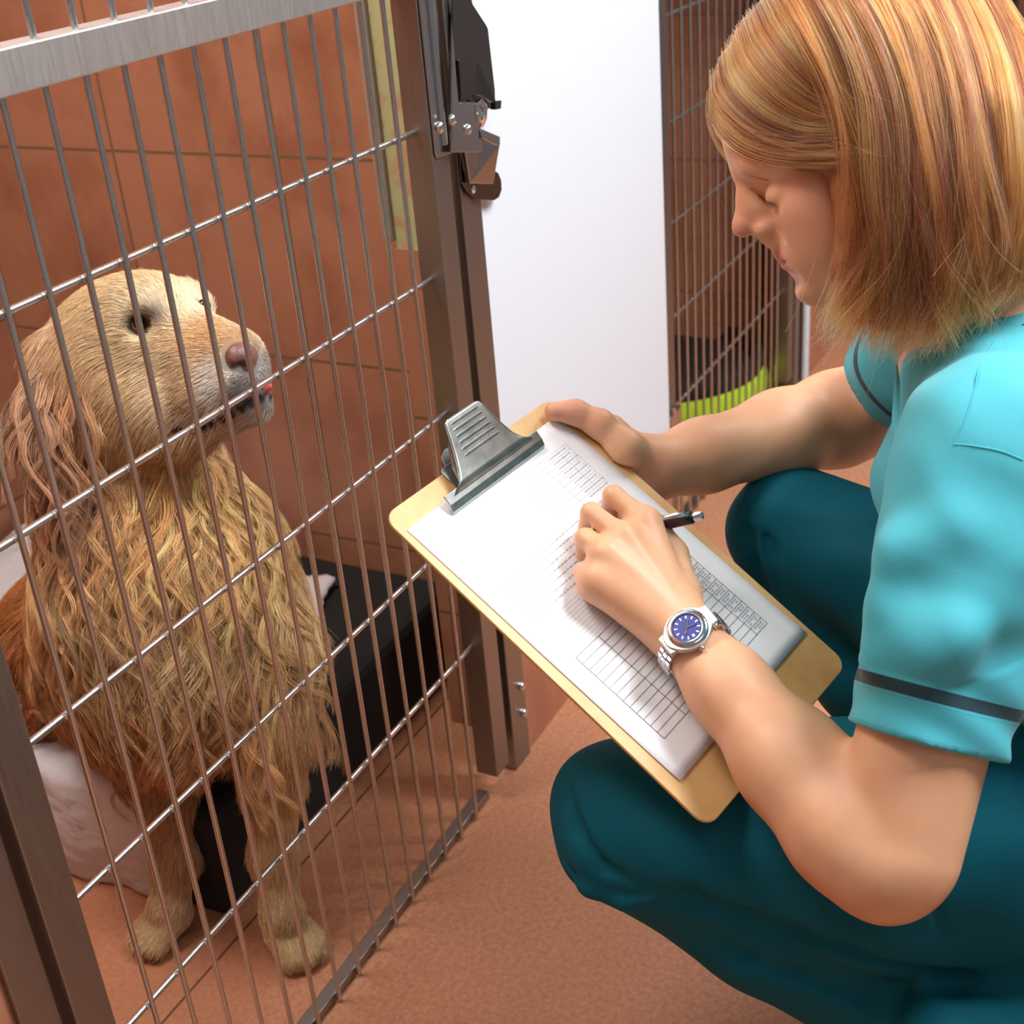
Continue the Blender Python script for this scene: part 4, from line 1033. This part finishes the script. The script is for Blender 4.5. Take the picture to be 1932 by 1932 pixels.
def dog_grid():
    g = Grid((.66, .735, 0), (1.40, 1.36, .82), .0034)
    A = np.eye(3); vz = cdir(0, 0, 1)
    # head
    sk = P(240, 645, 1.385); FD = nrm(P(470, 680, 1.30) - P(200, 650, 1.40)); HUx = cdir(-.05, -1, -.1); HUx = nrm(HUx - FD * (HUx @ FD)); SD = np.cross(FD, HUx); HX = [FD, HUx, SD]
    g.ell(sk, HX, (.072, .066, .066), .02)
    g.ell(P(295, 605, 1.365), HX, (.05, .045, .054), .03)
    g.cone(P(262, 578, 1.335), P(300, 585, 1.33), .018, .02, .02); g.cone(P(360, 560, 1.40), P(372, 580, 1.39), .014, .014, .02)
    g.cone(P(200, 720, 1.375), P(300, 760, 1.35), .055, .042, .03)
    g.cone(P(320, 660, 1.355), P(452, 690, 1.312), .046, .029, .02)
    g.cone(P(330, 620, 1.355), P(448, 655, 1.308), .026, .0165, .02)
    g.cone(P(390, 735, 1.325), P(455, 735, 1.302), .030, .025, .018)      # flews
    g.cone(P(360, 800, 1.352), P(482, 765, 1.318), .024, .017, .012)      # lower jaw
    g.cone(P(250, 800, 1.365), P(350, 805, 1.355), .036, .026, .02)
    # eye hollow, mouth line
    g.ell(D_EYE + nrm(CAMO - D_EYE) * .002, A, (.013, .013, .013), .010, 'cut')
    # neck, chest, trunk
    g.chain([P(200, 720, 1.42), P(250, 880, 1.455), P(300, 1020, 1.47)], [.066, .082, .100], .04)
    g.ell(P(300, 1120, 1.475), A, (.092, .098, .14), .05)
    g.ell(P(258, 1080, 1.49), A, (.076, .082, .10), .05); g.ell(P(372, 1070, 1.465), A, (.070, .075, .10), .05)
    g.ell(P(315, 1250, 1.49), A, (.084, .090, .085), .05)
    g.cone(P(320, 1150, 1.50), P(235, 1190, 1.70), .115, .12, .05)
    g.ell(P(225, 1200, 1.71), A, (.12, .12, .12), .05)
    # haunches and hind feet on the bed
    g.cone(P(170, 1190, 1.68), np.array([.965, 1.205, .285]), .09, .058, .03)
    g.chain([np.array([.965, 1.205, .27]), np.array([1.02, 1.21, .20]), np.array([.93, 1.20, .185])], [.055, .035, .028], .02)
    g.cone(P(330, 1260, 1.66), P(400, 1310, 1.58), .075, .055, .03)
    g.chain([P(200, 1230, 1.78), P(150, 1225, 1.86), P(60, 1190, 1.90)], [.05, .034, .026], .03)
    # forelegs
    for sh, el, wr, fo, to in ((P(455, 1160, 1.465), P(518, 1370, 1.475), P(515, 1610, 1.51), P(532, 1720, 1.515), P(558, 1778, 1.522)),
                               (P(200, 1180, 1.49), P(300, 1420, 1.53), P(332, 1620, 1.55), P(318, 1715, 1.555), P(284, 1768, 1.550))):
        g.chain([sh, el, el + (wr - el) * .4, wr, fo], [.058, .039, .0295, .0235, .0225], .02)
        d = nrm((to - fo) * [1, 1, 0]); sd = np.array([-d[1], d[0], 0])
        fl = np.array([fo[0], fo[1], .034]); g.cone(fo, fl, .0225, .025, .012)
        for s, f in ((-.0185, .020), (-.0065, .029), (.0065, .029), (.0185, .020)):
            tip = fl + d * (f + .012) + sd * s * 1.05; tip[2] = .0145
            g.cone(fl + sd * s * .6, tip, .0155, .0128, .003)
        g.half((0, 0, .002), (0, 0, -1), fo - .08, fo + .08, .004)
    # ears
    e = nrm(np.array([P(60, 760, 1.37) - P(150, 760, 1.35)][0])); nv = nrm(CAMO - EAR_B)
    g.chain([P(150, 640, 1.36), EAR_A, EAR_B, EAR_C], [.018, .029, .033, .016], .006, 'add', (nv, .52))
    fa = P(395, 640, 1.47); g.chain([P(370, 600, 1.45), fa, P(400, 720, 1.475)], [.014, .018, .012], .01, 'add', (nv, .45))
    return g, HX
g, DHX = dog_grid()
V, Q = g.extract(2); DB = bvh_of(V, Q)
# mouth line and lip groove laid on the muzzle
for pts, r, k in (([(338, 806), (368, 806), (400, 797), (432, 782), (462, 764), (492, 748), (512, 742)], .0028, .006), ([(440, 648), (432, 690), (440, 730)], .0008, .004)):
    q = [hit_px(DB, *p) for p in pts]; q = [p for p in q if p is not None]; g.chain(q, [r] * len(q), k, 'cut')
V, Q = g.extract(2); DB = bvh_of(V, Q); DN = vnormals(V, Q)
DMOUTH = np.array([p for p in (hit_px(DB, *x) for x in [(330 + 6 * i, np.interp(330 + 6 * i, [330, 370, 400, 432, 462, 492, 515], [806, 808, 799, 784, 766, 750, 742])) for i in range(32)]) if p is not None])
def coat_at(X):
    n = len(X); out = []
    for s in range(0, n, 20000):
        d2 = ((X[s:s + 20000, None, :] - CO_P[None]) ** 2).sum(2)
        pen = np.zeros(len(CO_P)); w = 1 / (d2 + 1.2e-4) ** 2.2
        w /= w.sum(1, keepdims=True)
        out.append((w @ CO_D, w @ CO_L, w @ CO_U, w @ CO_C))
    D, L, U, Cc = [np.concatenate(x) for x in zip(*out)]
    # dark eye rim and lips
    de = np.linalg.norm(X - EYE_S, axis=1); de2 = np.linalg.norm(X - EYE_S2, axis=1); k = np.clip(1 - (de - .0105) / .007, 0, 1)[:, None]; k2 = np.clip(1 - (de2 - .006) / .012, 0, 1)[:, None] * .75
    k3 = np.clip(1 - (np.linalg.norm(X - EYE_S3, axis=1) - .0045) / .007, 0, 1)[:, None] * .85
    k = np.maximum(np.maximum(k, k2), k3); Cc = Cc * (1 - k) + np.array(lin((44, 32, 28))[:3]) * k; L = np.where(k[:, 0] > .3, np.minimum(L, .005), L)
    dm = np.sqrt(((X[:, None, :] - DMOUTH[None, ::3]) ** 2).sum(2)).min(1) if len(X) < 400000 else np.full(n, 1.)
    k = np.clip(1 - (dm - .0035) / .0035, 0, 1)[:, None]; Cc = Cc * (1 - k) + np.array(lin((34, 26, 26))[:3]) * k; L = np.where(dm < .006, np.minimum(L, .003), L)
    return D, L, U, Cc
EYE_S = hit_px(DB, 262, 613); EYE_S2 = hit_px(DB, 288, 598)
EYE_S3 = next(q for q in (hit_px(DB, 384 - 2 * i, 578) for i in range(20)) if q is not None and np.linalg.norm(q - EYE_S) < .16)
dog = empty('dog'); tag(dog, 'golden retriever sitting behind the barred gate looking up to the right', 'dog')
def tint_mesh(o, Cc):
    at = o.data.attributes.new('tint', 'FLOAT_COLOR', 'POINT'); at.data.foreach_set('color', np.concatenate([Cc, np.ones((len(Cc), 1))], 1).astype(np.float32).ravel())
_, _, _, Cc = coat_at(V)
t = NT('coat_undercoat'); a = t.node('ShaderNodeAttribute', attribute_name='tint'); t.t.links.new(a.outputs['Color'], t.b.inputs['Base Color']); M_coat = t.set(None, .8)
body = link('body', mesh_np(V, Q), M_coat, dog, True); tint_mesh(body, (Cc ** .9) * .55)
# ------------------------------------------------------------------ coat
WARM = np.array([1.05, 1.04, 1.02])
def coat():
    tri = V[Q]; area = np.linalg.norm(np.cross(tri[:, 2] - tri[:, 0], tri[:, 3] - tri[:, 1]), axis=1)
    cen = tri.mean(1); pc = (cen - CAMO) @ CAMR.T; fn = DN[Q].mean(1)
    facing = ((CAMO - cen) * fn).sum(1) / np.linalg.norm(CAMO - cen, axis=1)
    headw = np.where(cen[:, 2] > .56, 2.6, 1.0) * np.where((pc[:, 0] / pc[:, 2] * FPX + 966 > 330) & (cen[:, 2] > .60), 1.5, 1)
    wgt = area * headw * np.where(facing > -.25, 1.0, .22)
    n = 78000
    f = rng.choice(len(Q), n, p=wgt / wgt.sum()); r = rng.random((n, 2, 1))
    q = tri[f]; X = (q[:, 0] * (1 - r[:, 0]) + q[:, 1] * r[:, 0]) * (1 - r[:, 1]) + (q[:, 3] * (1 - r[:, 0]) + q[:, 2] * r[:, 0]) * r[:, 1]
    N = fn[f]; N /= np.linalg.norm(N, axis=1, keepdims=True)
    D, L, U, Cc = coat_at(X)
    keep = (np.linalg.norm(X - EYE_S, axis=1) > .0098) & (np.linalg.norm(X - NOSE_C, axis=1) > .0185) & (X[:, 2] > .006)
    X, N, D, L, U, Cc = [z[keep] for z in (X, N, D, L, U, Cc)]; n = len(X)
    D = D - N * (D * N).sum(1, keepdims=True); D /= np.linalg.norm(D, axis=1, keepdims=True) + 1e-9
    lift = U * np.where(L > .03, .75, .9)
    d0 = D + N * (lift * 1.25)[:, None]; d0 /= np.linalg.norm(d0, axis=1, keepdims=True)
    S = 9; ts = np.linspace(0, 1, S); L = L * rng.uniform(.65, 1.12, n)
    T = np.cross(N, D)
    # coherent waves
    pa = X @ np.array([55., 38, 47]) + 1.5 * np.sin(X @ np.array([21., -17, 33])); pb = X @ np.array([-30., 62, 25])
    amp = np.clip((L - .022) / .04, 0, 1)
    pts = np.zeros((n, S, 3))
    for i, tt in enumerate(ts):
        drop = np.array([0, 0, -1.]) * (.30 * tt ** 2) * np.clip(L / .05, 0, 1.2)[:, None]
        dirn = d0 * tt + D * (.28 * tt ** 2) - N * (.55 * lift * tt ** 2)[:, None] + drop
        pts[:, i] = X + dirn * L[:, None] + T * (amp * L * .30 * tt * np.sin(pa + 6.2 * tt))[:, None] + N * (amp * L * .16 * tt * np.sin(pb + 6.5 * tt))[:, None]
    # locks
    K = 1700; ci = rng.choice(n, K, p=(L > .02) * L / ((L > .02) * L).sum(), replace=False); kd = KDTree(K)
    for j, c_ in enumerate(ci): kd.insert(X[c_], j)
    kd.balance()
    near = np.array([kd.find(x)[1] for x in X]); dist = np.linalg.norm(X - X[ci[near]], axis=1)
    w = (np.clip((L - .02) / .03, 0, 1) * np.clip(1 - dist / .045, 0, 1) * .86)[:, None, None] * (ts[None, :, None] ** 1.1)
    pts = pts * (1 - w) + pts[ci[near]] * w
    pts += rng.normal(0, 1, (n, 1, 3)) * (L[:, None, None] * .05) * ts[None, :, None] ** 1.5
    # keep hairs out of the floor and behind the bars
    pts[:, :, 2] = np.maximum(pts[:, :, 2], .003); pts[:, :, 1] = np.maximum(pts[:, :, 1], .732)
    tone = (1 + rng.normal(0, .16, n) + .24 * np.sin(near * 12.9898) * np.clip((L - .02) / .03, 0, 1))[:, None]
    col = np.clip((Cc ** .76) * tone * WARM, .004, .95)
    rad = np.where(L > .03, .00030, .00024)
    # long guard locks of the ruff and chest
    big = np.where((L > .042) & (((CAMO - X) * N).sum(1) > 0))[0]; cl = rng.choice(big, 1150, replace=False); EP = []; EC = []
    tl = np.linspace(0, 1, 14)
    for c_ in cl:
        ln = rng.uniform(.055, .092); d_, n_, t_ = D[c_], N[c_], T[c_]; am = rng.uniform(.10, .26) * rng.choice([-1, 1]); ph = rng.uniform(-.6, .8); f_ = rng.uniform(4.2, 6.6)
        path = X[c_] + ln * (d_[None] * tl[:, None] + n_[None] * (.40 * np.sin(np.minimum(tl * 2.2, 2.6)))[:, None] * .55 + t_[None] * (am * (np.sin(ph + f_ * tl) - math.sin(ph)) * (.25 + tl))[:, None] + np.array([0, 0, -1.]) * (.22 * tl ** 2)[:, None])
        tone = np.clip(rng.normal(1.02, .34), .40, 1.8); tp = (1 - .8 * tl ** 1.2)[:, None]
        for k in range(16):
            o = t_ * rng.normal(0, .0032) + n_ * rng.normal(0, .0016)
            EP.append(path + o * tp + rng.normal(0, .0022, 3) * tl[:, None] ** 2); EC.append((Cc[c_] ** .80) * tone * rng.uniform(.85, 1.15))
    EP = np.array(EP); EP[:, :, 1] = np.maximum(EP[:, :, 1], .732); EP[:, :, 2] = np.maximum(EP[:, :, 2], .003)
    strands('guard_hair', EP, .00028, fur_mat('dog_guard_fur', .42, .35), dog, np.clip(np.array(EC) * WARM, .004, .95), .3)
    return strands('coat', pts, rad, fur_mat('dog_fur'), dog, col, .35)
# nose pad
NOSE_C = P(456, 674, 1.288)
def nose():
    g = Grid(NOSE_C - .032, NOSE_C + .032, .0009); f, u, s = DHX
    g.ell(NOSE_C, [f, u, s], (.0135, .0150, .0185), .003)
    g.cone(NOSE_C - u * .008 + f * .006, NOSE_C - u * .018 + f * .002, .008, .006, .006)
    for p in ((450, 691), (489, 690)):
        h = P(p[0], p[1], 1.278); g.cone(h + f * .006, h - f * .008 + u * .001, .0040, .0026, .004, 'cut')
    g.cone(P(473, 678, 1.268), P(474, 712, 1.270), .0012, .0012, .003, 'cut')
    V, Q = g.extract(2); t = NT('nose_leather'); n = t.noise(420, 3, .6); n2 = t.noise(55, 3, .6)
    c = t.mix(t.ramp(n2, .35, .65), lin((136, 92, 84)), lin((92, 66, 64))); t.bump(n, .5, .0012); M = t.set(c, .34)
    return link('nose', mesh_np(V, Q), M, dog, True)
nose()
e = EYE_S - nrm(CAMO - EYE_S) * .0055
t = NT('dog_eye'); v = t.node('ShaderNodeVectorMath', operation='DISTANCE'); t.t.links.new(t.pos(), v.inputs[0]); v.inputs[1].default_value = tuple(e + nrm(cdir(.45, -.18, -1)) * .0105)
c = t.mix(t.ramp(v.outputs['Value'], .0036, .0042), lin((8, 6, 6)), lin((74, 44, 26))); c = t.mix(t.ramp(v.outputs['Value'], .0076, .0088), c, lin((186, 150, 140)))
t.set(c, .06); M_deye = t.m
prof = [(.0001, -.0105)] + [(.0105 * math.sin(a), -.0105 * math.cos(a)) for a in np.linspace(.15, math.pi - .15, 18)] + [(.0001, .0105)]
MB().lathe(prof, e, nrm(CAMO - e), 28).build('eye', M_deye, dog, True)
far_e = EYE_S3 + nrm(EYE_S3 - CAMO) * .0045
MB().lathe([(r * .7, h * .7) for r, h in prof], far_e, cdir(.6, -.1, -1), 24).build('eye', plain('dark_eye', (28, 18, 14), .08), dog, True)
MB().tube([P(488, 742, 1.300), P(498, 737, 1.298), P(506, 730, 1.298), P(510, 725, 1.302)], [.002, .0042, .0042, .002], 12).build('tongue', plain('tongue_pink', (206, 84, 84), .35), dog, True)
# collar, mostly hidden in the ruff
ca, cb = P(235, 950, 1.46), P(262, 1060, 1.49); cax = nrm(ca - cb); e1 = nrm(np.cross(cax, (0, 0, 1))); e2 = np.cross(cax, e1)
col_ = MB().tube([P(250, 962, 1.465) + e1 * .088 * math.cos(a) + e2 * .096 * math.sin(a) for a in np.linspace(0, 2 * math.pi, 49)], [(.0022, .009)] * 49, 8, sq=cax).build('collar', plain('dark_webbing', (38, 36, 34), .7), dog, True)
MB().prism([P(u, v, 1.372) for u, v in ((140, 962), (150, 958), (151, 985), (146, 1006), (136, 1004), (134, 985))], -cdir(0, 0, 1) * .003).build('collar_tag', plain('green_tag', (50, 84, 58), .4), col_)
coat()
# whiskers
wq = []
for (u, v) in ((405, 725), (412, 738), (400, 750), (418, 755), (408, 768), (424, 742), (395, 735)):
    s = hit_px(DB, u, v)
    if s is not None:
        d = cdir(rng.uniform(-.5, .2), rng.uniform(.3, .9), -.5); t_ = np.linspace(0, 1, 8)[:, None]; wq.append(s + d * .045 * t_ + cdir(-.6, .5, 0) * .018 * t_ ** 2)
strands('whiskers', np.array(wq), .00018, hair_mat('whisker_hair'), dog, np.tile(np.array(lin((220, 205, 190))[:3]), (len(wq), 1)), .3)
